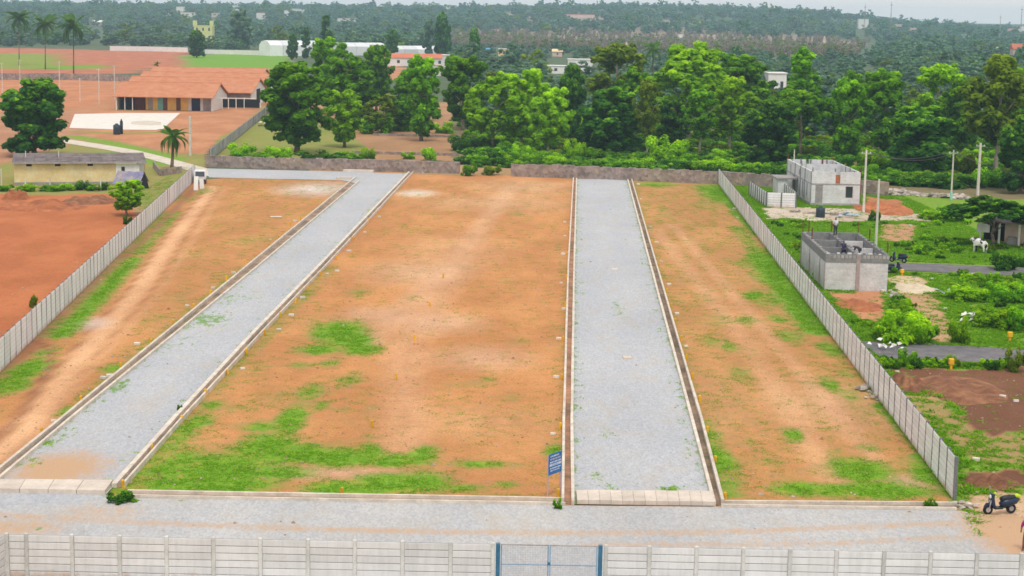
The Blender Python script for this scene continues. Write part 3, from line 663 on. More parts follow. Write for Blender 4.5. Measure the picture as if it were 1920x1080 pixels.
# collapsed stretches: single fallen stones
rock_me = []
for k in range(5):
    b = MB(); n = 7; vs = [(0, 0, .5)] + [((1+random.uniform(-.3,.3))*.55*math.cos(2*math.pi*i/n), (1+random.uniform(-.3,.3))*.5*math.sin(2*math.pi*i/n), .32+random.uniform(-.1,.1)) for i in range(n)] + [((1+random.uniform(-.2,.2))*.62*math.cos(2*math.pi*i/n), (1+random.uniform(-.2,.2))*.58*math.sin(2*math.pi*i/n), -.05) for i in range(n)]
    fs = [(0, 1+i, 1+(i+1) % n) for i in range(n)] + [(1+i, n+1+i, n+1+(i+1) % n, 1+(i+1) % n) for i in range(n)]
    b.add(vs, fs); rock_me.append(b)
M['rock'] = mat('pale_rock', (.48, .42, .37), .95, .35, 1.2, .3, c2=(.34, .29, .26))
rock_me = [b.mesh('stone', M['rock']) for b in rock_me]
def rubble(name, px0, px1, n, smin, smax, label, spread, mats=None):
    a, b = G(*px0), G(*px1); o = empty(name, a.lerp(b, .5)); tag(o, label, 'rubble')
    for i in range(n):
        p = a.lerp(b, random.random()) + Vector((random.gauss(0, spread), random.gauss(0, spread), 0)); s = random.uniform(smin, smax)
        inst('stone', random.choice(rock_me), o, p - o.location + Vector((0, 0, random.choice((0, 0, s * .3)))), (random.uniform(-.3, .3), random.uniform(-.3, .3), random.uniform(0, 6)), (s, s, s * random.uniform(.6, 1.1)))
    return o
rubble('stone_heap', (1664, 364), (1702, 366), 40, .5, 1.3, 'heap of pale boulders where the stone wall has fallen', .9)
rubble('stone_heap', (1722, 366), (1812, 372), 60, .4, 1.0, 'scattered line of pale boulders right of the boulder heap', .8)
rubble('rubble_pile', (1620, 728), (1650, 752), 24, .16, .42, 'small pile of broken stone at the foot of the right wall', .35)
rubble('rubble_pile', (780, 323), (800, 325), 10, .3, .6, 'few pale stones at the far end of the left road', .4)
rubble('rubble_pile', (1500, 398), (1580, 402), 40, .2, .55, 'scattered building stone in front of the grey roofless house', .9)
rubble('rubble_pile', (1795, 947), (1812, 950), 12, .15, .4, 'few pale stones at the near corner of the right wall', .25)
rubble('rubble_pile', (1665, 545), (1685, 560), 14, .2, .5, 'rubble beside the front corner of the roofless block house', .5)

# ================================================================== MARKER STONES AND BLOCKS
def marker_mesh():
    b = MB(); b.k = 0; b.m = Matrix.Identity(4); b.cbox(-.07, .07, -.07, .07, -.05, .42, .03); return b.mesh('marker', M['yellow'])
MK = marker_mesh()
def markers(pts, fmt, grp):
    pts = sorted(pts, key=lambda p: -p[1])
    for i, (u, v) in enumerate(pts):
        o = inst('marker_stone', MK, None, G(u, v), (random.uniform(-.1, .1), random.uniform(-.1, .1), random.uniform(0, 1.5)), (1, 1, random.uniform(.75, 1.05)))
        tag(o, fmt.format(ORD[i] if i < len(ORD) else str(i)), 'marker', grp)
markers([(79, 812), (152, 752), (226, 692), (283, 643), (325, 609), (363, 579), (395, 551), (425, 526), (460, 494), (502, 462), (523, 447), (545, 423), (564, 413)], 'yellow marker stone outside the left road, {} from the front', 'yellow plot markers')
markers([(231, 914), (286, 847), (340, 790), (385, 742), (427, 702), (462, 664), (497, 627), (525, 594), (554, 568), (577, 545), (600, 518), (630, 486), (660, 450), (690, 416)], 'yellow marker stone on the right edge of the left road, {} from the front', 'yellow plot markers')
markers([(641, 928), (697, 802), (742, 711), (778, 638), (806, 574), (831, 521)], 'yellow marker stone standing out in the middle plot, {} from the front', 'yellow plot markers')
markers([(1047, 932), (1050, 805), (1053, 712), (1056, 640), (1060, 576), (1062, 524), (1064, 478), (1067, 430)], 'yellow marker stone on the left of the middle road, {} from the front', 'yellow plot markers')
markers([(1360, 938), (1341, 866), (1326, 810), (1312, 754), (1298, 711), (1287, 676), (1277, 640), (1266, 607), (1258, 577), (1250, 548), (1236, 500), (1222, 455), (1210, 415)], 'yellow marker stone on the right of the middle road, {} from the front', 'yellow plot markers')
markers([(1701, 818), (1629, 722), (1574, 648), (1526, 584), (1489, 536)], 'yellow marker stone at the foot of the right wall, {} from the front', 'yellow plot markers')
markers([(57, 637), (123, 572), (176, 519)], 'yellow marker stone at the foot of the left wall, {} from the front', 'yellow plot markers')
BK = MB(); BK.cbox(-.26, .26, -.13, .13, -.02, .2, .02); BK = BK.mesh('block', M['whiteblock'])
def blocks(pts, fmt, grp):
    pts = sorted(pts, key=lambda p: -p[1])
    for i, (u, v) in enumerate(pts):
        o = inst('concrete_block', BK, None, G(u, v), (random.uniform(-.1, .1), 0, random.uniform(-.6, .6)), [random.uniform(.5, .85)] * 3)
        tag(o, fmt.format(ORD[i] if i < len(ORD) else str(i)), 'block', grp)
blocks([(101, 790), (194, 710), (206, 706), (257, 646), (351, 574), (400, 541), (438, 512), (507, 450), (553, 415)], 'pale concrete block left of the left road, {} from the front', 'loose concrete blocks')
blocks([(455, 692), (523, 619), (546, 592), (567, 559), (613, 514), (632, 509), (654, 472), (684, 436), (711, 407)], 'pale concrete block along the left side of the middle plot, {} from the front', 'loose concrete blocks')
blocks([(1037, 815), (1043, 708), (1048, 636), (1057, 580), (1052, 531), (1056, 477), (1059, 443), (1059, 417)], 'pale concrete block along the right side of the middle plot, {} from the front', 'loose concrete blocks')
blocks([(1286, 650), (1269, 589), (1254, 534), (1240, 491), (1231, 455), (1219, 426), (1202, 374), (1197, 346)], 'pale concrete block right of the middle road, {} from the front', 'loose concrete blocks')
blocks([(1377, 392), (1383, 409)], 'pale concrete block against the far half of the right wall, {} from the front', 'loose concrete blocks')
blocks([(1435, 402), (1487, 415), (1707, 424), (1717, 524), (1747, 524), (1772, 580), (1825, 515), (1757, 470), (1778, 462), (1637, 612), (1650, 628), (1682, 698), (1808, 748), (1880, 745), (1905, 753), (1830, 863)], 'pale block lying on the rough land beyond the right wall, {} from the front', 'loose concrete blocks')
def slab_thing(u, v, w, d, h, rz, label):
    b = MB(); b.cbox(-w/2, w/2, -d/2, d/2, .0, h, .02); o = inst('concrete_slab', b.mesh('slab', M['slab']), None, G(u, v) + Vector((0, 0, .02)), (0, 0, rz)); tag(o, label, 'slab')
slab_thing(1176, 672, .55, .5, .09, .1, 'pale square slab lying on the middle gravel road')
slab_thing(1152, 505, .6, .6, .06, .1, 'smaller pale slab farther up the middle gravel road')
slab_thing(672, 323, 4.4, .7, .35, -.03, 'long white slab lying at the foot of the stone wall')
slab_thing(645, 336, 2.2, .5, .3, .5, 'pale slab at the far end of the left drain')
slab_thing(518, 407, 1.3, 1.0, .04, .2, 'pale flat slab on the left plot')

# ================================================================== SIGN BOARD
def sign_board():
    a, b = G(1027, 938), G(1051, 928.5); d = b - a; L = d.length
    o = empty('sign_board', a, math.atan2(d.y, d.x)); tag(o, 'blue sign board on two thin posts at the corner of the middle plot', 'sign')
    zb = HT(a, 892); zt = HT(a, 853)
    for x in (.02, L - .02):
        m = MB(); m.tube([(x, .03, -.1), (x, .03, zt - .02)], .032, 8); m.build('post', M['mauve'], o)
    m = MB(); m.cbox(0, L, -.03, 0, zb, zt, .01); bd = m.build('board', M['sign'], o)
    h = zt - zb; random.seed(3)
    for zc, th, mt, x0, x1 in ((.88, .07, 'signwhite', .12, .8), (.74, .075, 'signorange', .1, .9), (.60, .06, 'signwhite', .08, .92), (.46, .12, 'signwhite', .06, .94), (.30, .055, 'signwhite', .1, .88), (.19, .055, 'signwhite', .12, .8)):
        m = MB(); x = x0 * L
        while x < x1 * L:
            w = random.uniform(.03, .07)
            for k in range(2): m.box(x + k*w*.55, x + k*w*.55 + w*.32, -.036, -.031, zb + h*(zc - th/2), zb + h*(zc + th/2))
            m.box(x, x + w*.85, -.0375, -.0365, zb + h*(zc + th*.1), zb + h*(zc + th*.4)); x += w + random.choice((.02, .02, .05))
        m.build('lettering', M[mt], bd)
    random.seed(11)
sign_board()

# ================================================================== VEGETATION
def quads(C, Nn, size, tone, aspect=1.6):
    """leaf-sized faces at centres C facing Nn"""
    n = len(C); up = rng.normal(size=(n, 3)); T = np.cross(Nn, up); T /= np.linalg.norm(T, axis=1, keepdims=True) + 1e-9
    B = np.cross(Nn, T); B /= np.linalg.norm(B, axis=1, keepdims=True) + 1e-9
    s = (size * rng.uniform(.6, 1.3, n))[:, None]
    P = np.stack([C - T*s*.5*aspect, C + B*s*.5 - T*s*.1, C + T*s*.5*aspect, C - B*s*.5 + T*s*.1], 1)
    return P.reshape(-1, 3), np.arange(4*n).reshape(n, 4), tone
def crown_mesh(name, clumps, leaf, per, mat_, top_light=.55, inner=.25, flat=.8, fine=4):
    """clumps: list of (x,y,z,r). Leaves on each clump's shell, pointing out"""
    Cs, Ns, Ts = [], [], []
    if fine:
        big = clumps; clumps = []
        for (x, y, z, r) in big:
            tw = rng.uniform(-.15, .15)
            for _ in range(fine):
                d = rng.normal(size=3); d /= np.linalg.norm(d); q = rng.uniform(.3, .85) * r
                clumps.append((x + d[0]*q, y + d[1]*q, z + d[2]*q, r * rng.uniform(.40, .68)))
    top = max(c[2] + c[3] for c in clumps); bot = min(c[2] - c[3] for c in clumps)
    for (x, y, z, r) in clumps:
        k = max(8, int(per * .95 * r * r)); d = rng.normal(size=(k, 3)); d /= np.linalg.norm(d, axis=1, keepdims=True)
        rr = r * np.where(rng.random(k) < inner * .5, rng.uniform(.3, .85, k), rng.uniform(.85, 1.12, k))
        p = d * rr[:, None]; p[:, 2] *= flat
        Cs.append(p + (x, y, z)); nn = d * .9 + rng.normal(size=(k, 3)) * .3 + (0, 0, .6); Ns.append(nn / np.linalg.norm(nn, axis=1, keepdims=True))
        base = rng.uniform(-.20, .20)
        Ts.append(np.clip(.50 + base + rng.normal(0, .13, k) + top_light * (.40 * np.clip(d[:, 2], -.7, 1) + .75 * ((z - bot) / (top - bot + 1e-6) - .55)), 0, 1))  # brighter towards the tops: sunlight, beside new growth, painted into leaf colour
    V, Fq, T = quads(np.concatenate(Cs), np.concatenate(Ns), leaf, np.concatenate(Ts))
    return np_mesh(name, V, Fq, mat_, {'tone': ('FLOAT', 'FACE', T)})
def trunk_mesh(name, H, r, limbs, lean, mat_):
    m = MB(); n = 6
    path = [Vector((lean * (i/n)**1.5 * H * .1 + .12*math.sin(i*1.7), .1*math.sin(i*2.3), -.15 + H * i / n)) for i in range(n + 1)]
    m.tube(path, [r * (1.35 if i == 0 else 1) * (1 - .75 * i / n) for i in range(n + 1)], 8)
    for (z, a, L, e) in limbs:
        p = path[min(n, max(0, int(z / H * n)))]; q = p + Vector((math.cos(a), math.sin(a), e)) * L
        m.tube([p, p.lerp(q, .5) + Vector((0, 0, .15 * L)), q], [r*.4, r*.28, r*.1], 6)
    return m.mesh(name, mat_, smooth=True)
TREES = {}
def make_tree_kind(kind, seed):
    global rng
    rng = np.random.default_rng(seed); random.seed(seed); c = []; H = 14.0
    if kind == 'mango':            # dense dome nearly to the ground
        for i in range(95):
            a = rng.uniform(0, 2*np.pi); t = rng.random()**.6; z = 1.2 + 11.0 * rng.random()
            R_ = 5.0 * math.sqrt(max(.05, 1 - ((z - 5.6) / 7.3)**2)) * .86
            c.append((math.cos(a)*R_*t, math.sin(a)*R_*t, z, rng.uniform(.9, 1.5)))
        return crown_mesh('crown', c, .46, 156, M['leaf_dark'], .5), trunk_mesh('trunk', 7, .38, [(3, 0, 3, .6), (3, 2, 3, .6), (4, 4, 3, .6)], 0, M['bark'])
    if kind == 'column':           # tall uneven tree, leafy all the way down
        for i in range(80):
            z = rng.uniform(1.8, 12.9); a = rng.uniform(0, 2*np.pi); t = rng.random()**.6
            R_ = np.interp(z, [1.8, 4, 8, 11, 13], [1.9, 3.0, 4.5, 4.0, 1.7]) * rng.uniform(.6, 1.05)
            c.append((math.cos(a)*R_*t, math.sin(a)*R_*t, z, rng.uniform(.7, 1.35)))
        return crown_mesh('crown', c, .44, 143, M['leaf_mid'], .5), trunk_mesh('trunk', 12, .3, [(4, .5, 3, .8), (6, 2.6, 3, .9), (7, 4.5, 3, .9), (9, 1, 2, 1)], .5, M['bark'])
    if kind == 'broad':            # rounded bright crown on a clear trunk
        for i in range(70):
            a = rng.uniform(0, 2*np.pi); t = rng.random()**.5; z = rng.uniform(2.6, 12.6)
            R_ = 4.9 * math.sqrt(max(.05, 1 - ((z - 8.2) / 6.0)**2)) * .92 * rng.uniform(.7, 1.05)
            c.append((math.cos(a)*R_*t, math.sin(a)*R_*t, z, rng.uniform(.75, 1.4)))
        return crown_mesh('crown', c, .44, 134, M['leaf_lime'], .55), trunk_mesh('trunk', 11, .3, [(3.5, .3, 3.4, .8), (4, 2.4, 3.4, .8), (4.5, 4.4, 3.4, .9), (6, 5.6, 3, 1)], .3, M['palebark'])
    if kind == 'loose':            # several leafy masses with gaps between
        for i in range(22):
            a = rng.uniform(0, 2*np.pi); z = rng.uniform(3.0, 12.3); R_ = rng.uniform(1.2, 3.9) * np.interp(z, [3.5, 8, 13], [.8, 1, .45])
            for j in range(5): c.append((math.cos(a)*R_ + rng.normal(0, .75), math.sin(a)*R_ + rng.normal(0, .75), z + rng.normal(0, .6), rng.uniform(.5, 1.0)))
        return crown_mesh('crown', c, .42, 152, M['leaf_lime'], .5), trunk_mesh('trunk', 12, .26, [(3, .3, 3, 1.2), (4, 2.2, 3.4, 1), (5, 4, 3.4, 1), (6.5, 5.5, 2.6, 1), (8, 1.5, 2, 1)], .8, M['palebark'])
    if kind == 'slender':          # thin see-through tree with a pale stem
        for i in range(74):
            z = rng.uniform(4.5, 13.2); a = rng.uniform(0, 2*np.pi); R_ = np.interp(z, [4, 7, 10, 13.3], [1.2, 3.2, 3.8, 1.2]) * rng.uniform(.2, 1)
            c.append((math.cos(a)*R_, math.sin(a)*R_, z, rng.uniform(.55, 1.1)))
        return crown_mesh('crown', c, .38, 131, M['leaf_olive'], .5, .3), trunk_mesh('trunk', 13, .24, [(5, .3, 3, 1.4), (6, 2.5, 3, 1.4), (7, 4.5, 3, 1.3), (9, 1, 2.2, 1.3)], .6, M['palebark'])
    if kind == 'spire':            # narrow dark upright tree
        for i in range(50):
            z = rng.uniform(.9, 13.2); a = rng.uniform(0, 2*np.pi); R_ = np.interp(z, [1, 4, 9, 13.4], [1.6, 2.0, 1.9, .8]) * rng.uniform(.2, 1)
            c.append((math.cos(a)*R_, math.sin(a)*R_, z, rng.uniform(.7, 1.2)))
        return crown_mesh('crown', c, .46, 99, M['leaf_dark'], .4), trunk_mesh('trunk', 9, .25, [], 0, M['bark'])
    if kind == 'umbrella':         # flat layered crown
        for i in range(60):
            a = rng.uniform(0, 2*np.pi); t = rng.random()**.5 * 4.9; z = 11 - (t/4.9)**2 * 3 + rng.normal(0, .7)
            c.append((math.cos(a)*t, math.sin(a)*t, z, rng.uniform(.7, 1.25)))
        return crown_mesh('crown', c, .42, 131, M['leaf_mid'], .6, .25, .6), trunk_mesh('trunk', 10, .28, [(4, .3, 4.2, .9), (4, 2.4, 4.2, .9), (5, 4.4, 4, .8), (5, 5.6, 3.6, .8)], .3, M['bark'])
KINDS = ('mango', 'column', 'broad', 'loose', 'slender', 'spire', 'umbrella')
for i, k_ in enumerate(KINDS): TREES[k_] = [make_tree_kind(k_, 100 + i * 7 + j) for j in range(2)]
SIZE = {'mango': (12.6, 10.6), 'column': (14.0, 10.0), 'broad': (13.8, 10.8), 'loose': (13.4, 9.6), 'slender': (14, 8.2), 'spire': (14.2, 5.4), 'umbrella': (12.4, 11)}
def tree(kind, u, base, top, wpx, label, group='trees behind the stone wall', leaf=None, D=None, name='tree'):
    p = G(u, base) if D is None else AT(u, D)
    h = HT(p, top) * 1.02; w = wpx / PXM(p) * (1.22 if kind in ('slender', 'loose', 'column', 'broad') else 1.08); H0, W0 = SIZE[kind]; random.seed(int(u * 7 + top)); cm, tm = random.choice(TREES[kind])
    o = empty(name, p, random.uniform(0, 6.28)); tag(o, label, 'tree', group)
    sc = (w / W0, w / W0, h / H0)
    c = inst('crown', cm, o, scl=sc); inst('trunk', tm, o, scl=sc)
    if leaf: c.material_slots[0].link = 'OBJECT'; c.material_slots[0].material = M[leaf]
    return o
tree('mango', 66, 292, 158, 138, 'dense round dark tree standing behind the yellow shed', 'trees on the left')
tree('column', 556, 287, 108, 132, 'tall dark leafy tree right of the tiled shed, behind the stone wall')
tree('column', 646, 276, 163, 78, 'smaller bright green tree just right of the tall dark tree', leaf='leaf_lime')
tree('column', 655, 240, 100, 108, 'broad green tree behind the two leafy trees at the left of the row')
tree('broad', 622, 215, 70, 84, 'rounded green tree rising in front of the long white sheds', leaf='leaf_mid')
tree('column', 706, 210, 78, 64, 'green tree left of the long red-roofed house', leaf='leaf_mid')
tree('column', 790, 264, 104, 84, 'bright green tree in front of the red-roofed house')
tree('loose', 715, 250, 178, 66, 'low grey-green tree at the back of the clearing, left of the bright tree', leaf='leaf_olive')
tree('broad', 752, 246, 186, 60, 'small green tree between the grey-green tree and the bright tree', leaf='leaf_mid')
tree('mango', 770, 225, 150, 90, 'low spreading green tree behind the bright tree by the red-roofed house', leaf='leaf_mid')
tree('broad', 868, 244, 100, 86, 'green tree just right of the red-roofed house', leaf='leaf_mid')
tree('loose', 922, 278, 138, 96, 'lime green tree with clear trunk, left one of the lime grove')
tree('broad', 978, 280, 128, 104, 'tallest lime green tree in the middle of the lime grove')
tree('broad', 1028, 292, 163, 84, 'lime green tree with slanting pale trunk at the right of the grove')
tree('mango', 1070, 268, 132, 60, 'dark narrow tree behind the gap right of the lime grove')
tree('mango', 1140, 290, 172, 124, 'large dark dome-shaped tree behind the middle road')
tree('slender', 1213, 296, 148, 52, 'slender olive tree with thin pale stem right of the dark dome tree')
tree('slender', 1150, 245, 80, 104, 'dull olive tree rising behind the dark dome-shaped tree')
tree('umbrella', 1190, 258, 132, 96, 'flat-crowned green tree behind the slender olive tree')
tree('loose', 1292, 268, 84, 146, 'largest bright lime tree towering over the row', leaf='leaf_lime')
tree('column', 1262, 285, 180, 66, 'dark green tree under the largest lime tree', leaf='leaf_dark')
tree('slender', 1312, 294, 165, 64, 'thin grey-stemmed tree in front of the largest lime tree', leaf='leaf_mid')
tree('slender', 1368, 292, 146, 84, 'light green thin tree right of the largest lime tree', leaf='leaf_lime')
tree('broad', 1392, 242, 100, 118, 'dark green tree in the back row above the yellow-rimmed tree', leaf='leaf_mid')
tree('mango', 1440, 314, 196, 112, 'dark round tree with yellowish rim near the grey house')
tree('umbrella', 1500, 296, 164, 112, 'spreading green tree directly behind the grey house')
tree('spire', 1497, 262, 94, 70, 'pointed tall tree in the back row behind the grey house', leaf='leaf_mid')
tree('column', 1586, 300, 146, 78, 'upright dark green tree right of the spreading tree')
tree('column', 1655, 288, 130, 96, 'green tree behind the left utility pole')
tree('broad', 1610, 262, 132, 72, 'rounded tree in the back row above the utility poles', leaf='leaf_mid')
tree('mango', 1726, 330, 208, 138, 'big dark dome tree behind the boulder heap')
tree('slender', 1752, 282, 118, 92, 'bright thin tree behind the big dark dome tree', leaf='leaf_lime')
tree('column', 1802, 292, 138, 78, 'dark green tree left of the tall forked tree', leaf='leaf_mid')
tree('slender', 1866, 334, 106, 128, 'tall tree with pale forked trunk near the right edge')
tree('mango', 1914, 362, 226, 104, 'dark tree cut off by the right edge of the picture')
tree('broad', 1912, 268, 120, 90, 'green tree in the back row at the right edge', leaf='leaf_mid')
tree('umbrella', 1860, 462, 372, 150, 'low dark spreading tree sheltering the small cattle shed', 'trees on the right', leaf='leaf_dark')
tree('broad', 238, 404, 336, 66, 'small bright tree at the left wall in front of the tarpaulin shelter', 'trees on the left')
tree('mango', 369, 108, 60, 36, 'lone dark tree in front of the yellow tower house', 'trees on the left')
tree('spire', 612, 118, 24, 26, 'very tall narrow dark tree above the white sheds', 'far trees')
tree('spire', 574, 110, 52, 20, 'narrow dark tree standing before the white sheds', 'far trees')
tree('mango', 548, 112, 66, 24, 'small dark tree at the left end of the white sheds', 'far trees')
tree('mango', 830, 110, 28, 32, 'tall dark round tree right of the white sheds', 'far trees')
tree('column', 804, 110, 36, 28, 'greyish tall tree beside the tall dark round tree', 'far trees', leaf='leaf_far')
tree('column', 735, 112, 52, 30, 'dark tree in front of the long white sheds', 'far trees', leaf='leaf_dark')
tree('mango', 450, 92, 22, 50, 'broad hazy tree right of the yellow tower house', 'far trees', leaf='leaf_far')
tree('mango', 888, 135, 58, 24, 'dark tree near the blue roof', 'far trees')

# palms
def frond_mesh(L, droop, n=26):
    V, Fq, T = [], [], []
    for i in range(n):
        t = i / (n - 1); x = L * (t * (1 - .25 * t * droop)); z = L * (.38 * t - (.55 + .35 * droop) * t * t)
        w = L * .20 * math.sin(math.pi * min(1, .12 + t * .9)) + .05
        for s in (-1, 1):
            k = len(V); a = .0085 * L
            a = .017 * L; V += [(x - a, 0, z), (x + a, 0, z), (x + a * 2 + w * .5, s * w * .8, z - w * .5 - .05), (x + w * .5, s * w * .8, z - w * .5 - .05)]; Fq.append((k, k+1, k+2, k+3)); T.append(random.uniform(.2, .8))
    return np_mesh('frond', V, Fq, M['palm'], {'tone': ('FLOAT', 'FACE', T)})
FRONDS = [frond_mesh(4.2, d) for d in (.2, .7, 1.2)]
def palm(u, base, top, label, trunk_r=.18, nf=20, fl=1.0, D=None):
    p = G(u, base) if D is None else AT(u, D); h = HT(p, top); L = min(4.2 * fl, h * .5) / 4.2; hc = max(h - L * 1.2, .3)
    o = empty('palm_tree', p); tag(o, label, 'palm tree', 'palms')
    m = MB(); m.tube([(0, 0, -.2), (.1, .05, hc * .3), (.22, .1, hc * .65), (.25, .1, hc)], [trunk_r * 1.5, trunk_r * 1.1, trunk_r, trunk_r * .9], 8); m.build('trunk', M['bark'], o, smooth=True)
    for i in range(nf):
        e = random.uniform(-.75, .9); inst('frond', FRONDS[0 if e > .4 else 1 if e > -.1 else 2], o, (.25, .1, hc), (0, -e, i * 2.4 + random.uniform(-.3, .3)), [L * random.uniform(.85, 1.15)] * 3)
random.seed(21)
palm(138, 142, 38, 'coconut palm right of the other two palms on the left', fl=1.55, nf=26)
palm(85, 130, 36, 'coconut palm in the middle of the three on the left', fl=1.55, nf=26)
palm(36, 122, 24, 'leftmost coconut palm standing before the red fields', fl=1.55, nf=26)
palm(322, 318, 245, 'young palm with arching fronds beside the dirt track', .2, 24, 1.25)
palm(1222, 160, 84, 'palm crown showing left of the largest lime tree', .18, 20, 1.3)
palm(293, 138, 118, 'small palm behind the tiled shed roof', .1, 14, .8)

# bushes, weeds
BUSH = {}
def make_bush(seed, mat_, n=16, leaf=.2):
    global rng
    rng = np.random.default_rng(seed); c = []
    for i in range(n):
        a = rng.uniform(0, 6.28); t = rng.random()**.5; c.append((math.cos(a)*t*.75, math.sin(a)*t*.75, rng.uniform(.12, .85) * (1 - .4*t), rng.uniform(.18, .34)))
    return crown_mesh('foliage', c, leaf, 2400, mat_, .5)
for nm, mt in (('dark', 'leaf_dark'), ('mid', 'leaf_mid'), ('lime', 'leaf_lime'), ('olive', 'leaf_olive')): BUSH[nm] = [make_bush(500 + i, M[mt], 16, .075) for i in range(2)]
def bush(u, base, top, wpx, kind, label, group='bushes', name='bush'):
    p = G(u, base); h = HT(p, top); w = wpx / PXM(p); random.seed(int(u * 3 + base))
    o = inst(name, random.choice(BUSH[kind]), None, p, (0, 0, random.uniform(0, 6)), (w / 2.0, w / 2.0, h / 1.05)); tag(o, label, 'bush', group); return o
bush(222, 941, 916, 62, 'dark', 'dark low bush at the near corner of the left gravel road')
bush(246, 941, 933, 36, 'lime', 'small light weed clump beside the dark corner bush')
bush(1045, 955, 928, 20, 'mid', 'small bush growing below the blue sign board')
bush(1744, 951, 931, 30, 'mid', 'small round bush at the near end of the right plot')
bush(338, 770, 755, 13, 'dark', 'small dark weed on the left gravel road')
bush(1692, 640, 566, 130, 'lime', 'large tangled green bush beside the right wall and asphalt road')
bush(1655, 634, 596, 60, 'lime', 'lower bush at the left foot of the large tangled bush')
bush(1736, 640, 596, 54, 'mid', 'bush on the right of the large tangled bush')
bush(1797, 645, 580, 46, 'lime', 'upright leafy bush right of the large tangled bush')
bush(1700, 686, 645, 42, 'mid', 'bush on the near verge of the asphalt road')
bush(1660, 690, 668, 40, 'lime', 'low weeds on the near verge by the right wall')
bush(1858, 692, 668, 34, 'dark', 'dark bush on the near verge of the asphalt road')
bush(1905, 696, 640, 44, 'olive', 'greyish bush at the right end of the asphalt road')
bush(1880, 505, 465, 66, 'dark', 'dark bush between the cattle shed and the narrow road')
bush(1916, 500, 470, 26, 'dark', 'dark bush cut by the right edge near the narrow road')
for i, (u, b, t, w, k_, l_) in enumerate(((1812, 560, 525, 110, 'lime', 'green thicket left of the blue sheet'), (1880, 565, 520, 100, 'mid', 'green thicket in the middle of the right-hand scrub'), (1860, 612, 565, 100, 'lime', 'green thicket above the heap of white scraps'), (1915, 620, 560, 70, 'mid', 'green thicket at the right edge of the scrub'), (1905, 560, 515, 60, 'lime', 'bright thicket by the narrow road at the right edge'))):
    bush(u, b, t, w, k_, l_, 'scrub on the right')
bush(1780, 414, 376, 90, 'mid', 'green bush left of the low dark spreading tree', 'scrub on the right'); bush(1745, 410, 386, 60, 'lime', 'low light bush near the turquoise pole foot', 'scrub on the right')
bush(1640, 415, 388, 26, 'dark', 'small bush beside the near utility pole', 'scrub on the right')
bush(1690, 345, 322, 110, 'dark', 'dark thicket behind the boulder heap', 'thickets behind the stone wall'); bush(1770, 350, 318, 120, 'dark', 'dark thicket behind the scattered boulders', 'thickets behind the stone wall'); bush(1640, 346, 322, 60, 'mid', 'thicket right of the grey house', 'thickets behind the stone wall')
bush(884, 329, 302, 42, 'mid', 'bush filling the gap in the stone wall', 'thickets behind the stone wall'); bush(926, 328, 305, 46, 'olive', 'brownish bush in the broken part of the stone wall', 'thickets behind the stone wall')
bush(155, 356, 334, 38, 'dark', 'dark bush in front of the yellow shed', 'weeds by the yellow shed'); bush(198, 356, 337, 28, 'dark', 'smaller dark bush by the tarpaulin shelter', 'weeds by the yellow shed')
for i, (u, w) in enumerate(((14, 50), (55, 60), (100, 60), (128, 40), (178, 40))): bush(u, 357, 343 - i % 2 * 3, w, 'lime' if i % 2 else 'mid', '%s patch of green weeds along the yellow shed, counted from the left' % ORD[i], 'weeds by the yellow shed')
bush(239, 420, 400, 20, 'dark', 'dark weed under the small bright tree at the left wall', 'weeds by the yellow shed')
bush(64, 576, 545, 22, 'olive', 'small palm-like bush behind the left wall', 'weeds by the yellow shed')
bush(14, 680, 664, 12, 'dark', 'dark tuft against the left wall', 'weeds by the yellow shed')
# undergrowth below the trees
ug = [(455, 292, 262, 60, 'lime'), (470, 296, 278, 90, 'mid'), (520, 298, 268, 70, 'lime'), (600, 300, 278, 100, 'dark'), (640, 300, 282, 90, 'mid'), (690, 298, 272, 40, 'lime'), (765, 298, 280, 30, 'lime'), (800, 300, 270, 46, 'lime'), (868, 282, 246, 60, 'dark'), (905, 304, 272, 90, 'dark'),
      (945, 304, 276, 60, 'mid'), (975, 300, 262, 50, 'lime'), (1010, 310, 286, 50, 'mid'), (1045, 312, 284, 70, 'lime'), (1078, 300, 252, 46, 'lime'), (1100, 316, 290, 90, 'mid'), (1160, 318, 290, 100, 'mid'), (1200, 316, 288, 60, 'lime'), (1250, 300, 244, 90, 'lime'), (1262, 320, 292, 90, 'dark'),
      (1310, 322, 294, 70, 'lime'), (1355, 326, 292, 90, 'lime'), (1400, 330, 296, 80, 'mid'), (1440, 338, 300, 90, 'dark'), (1345, 290, 262, 70, 'olive'), (1090, 250, 208, 40, 'lime'), (1560, 330, 280, 100, 'dark'), (1640, 320, 270, 60, 'lime'), (1620, 340, 300, 70, 'mid'), (1800, 330, 276, 60, 'olive'), (1850, 352, 306, 80, 'mid'), (720, 240, 195, 90, 'olive'), (700, 250, 205, 80, 'mid'), (755, 245, 200, 70, 'mid'), (830, 250, 222, 50, 'lime')]
ug.sort()
for i, (u, b, t, w, k_) in enumerate(ug):
    bush(u, b, t, w, k_, '%s undergrowth bush below the tree row, %s from the left' % ({'lime': 'bright', 'mid': 'green', 'dark': 'dark', 'olive': 'olive'}[k_], ordinal(i)), 'undergrowth below the trees')

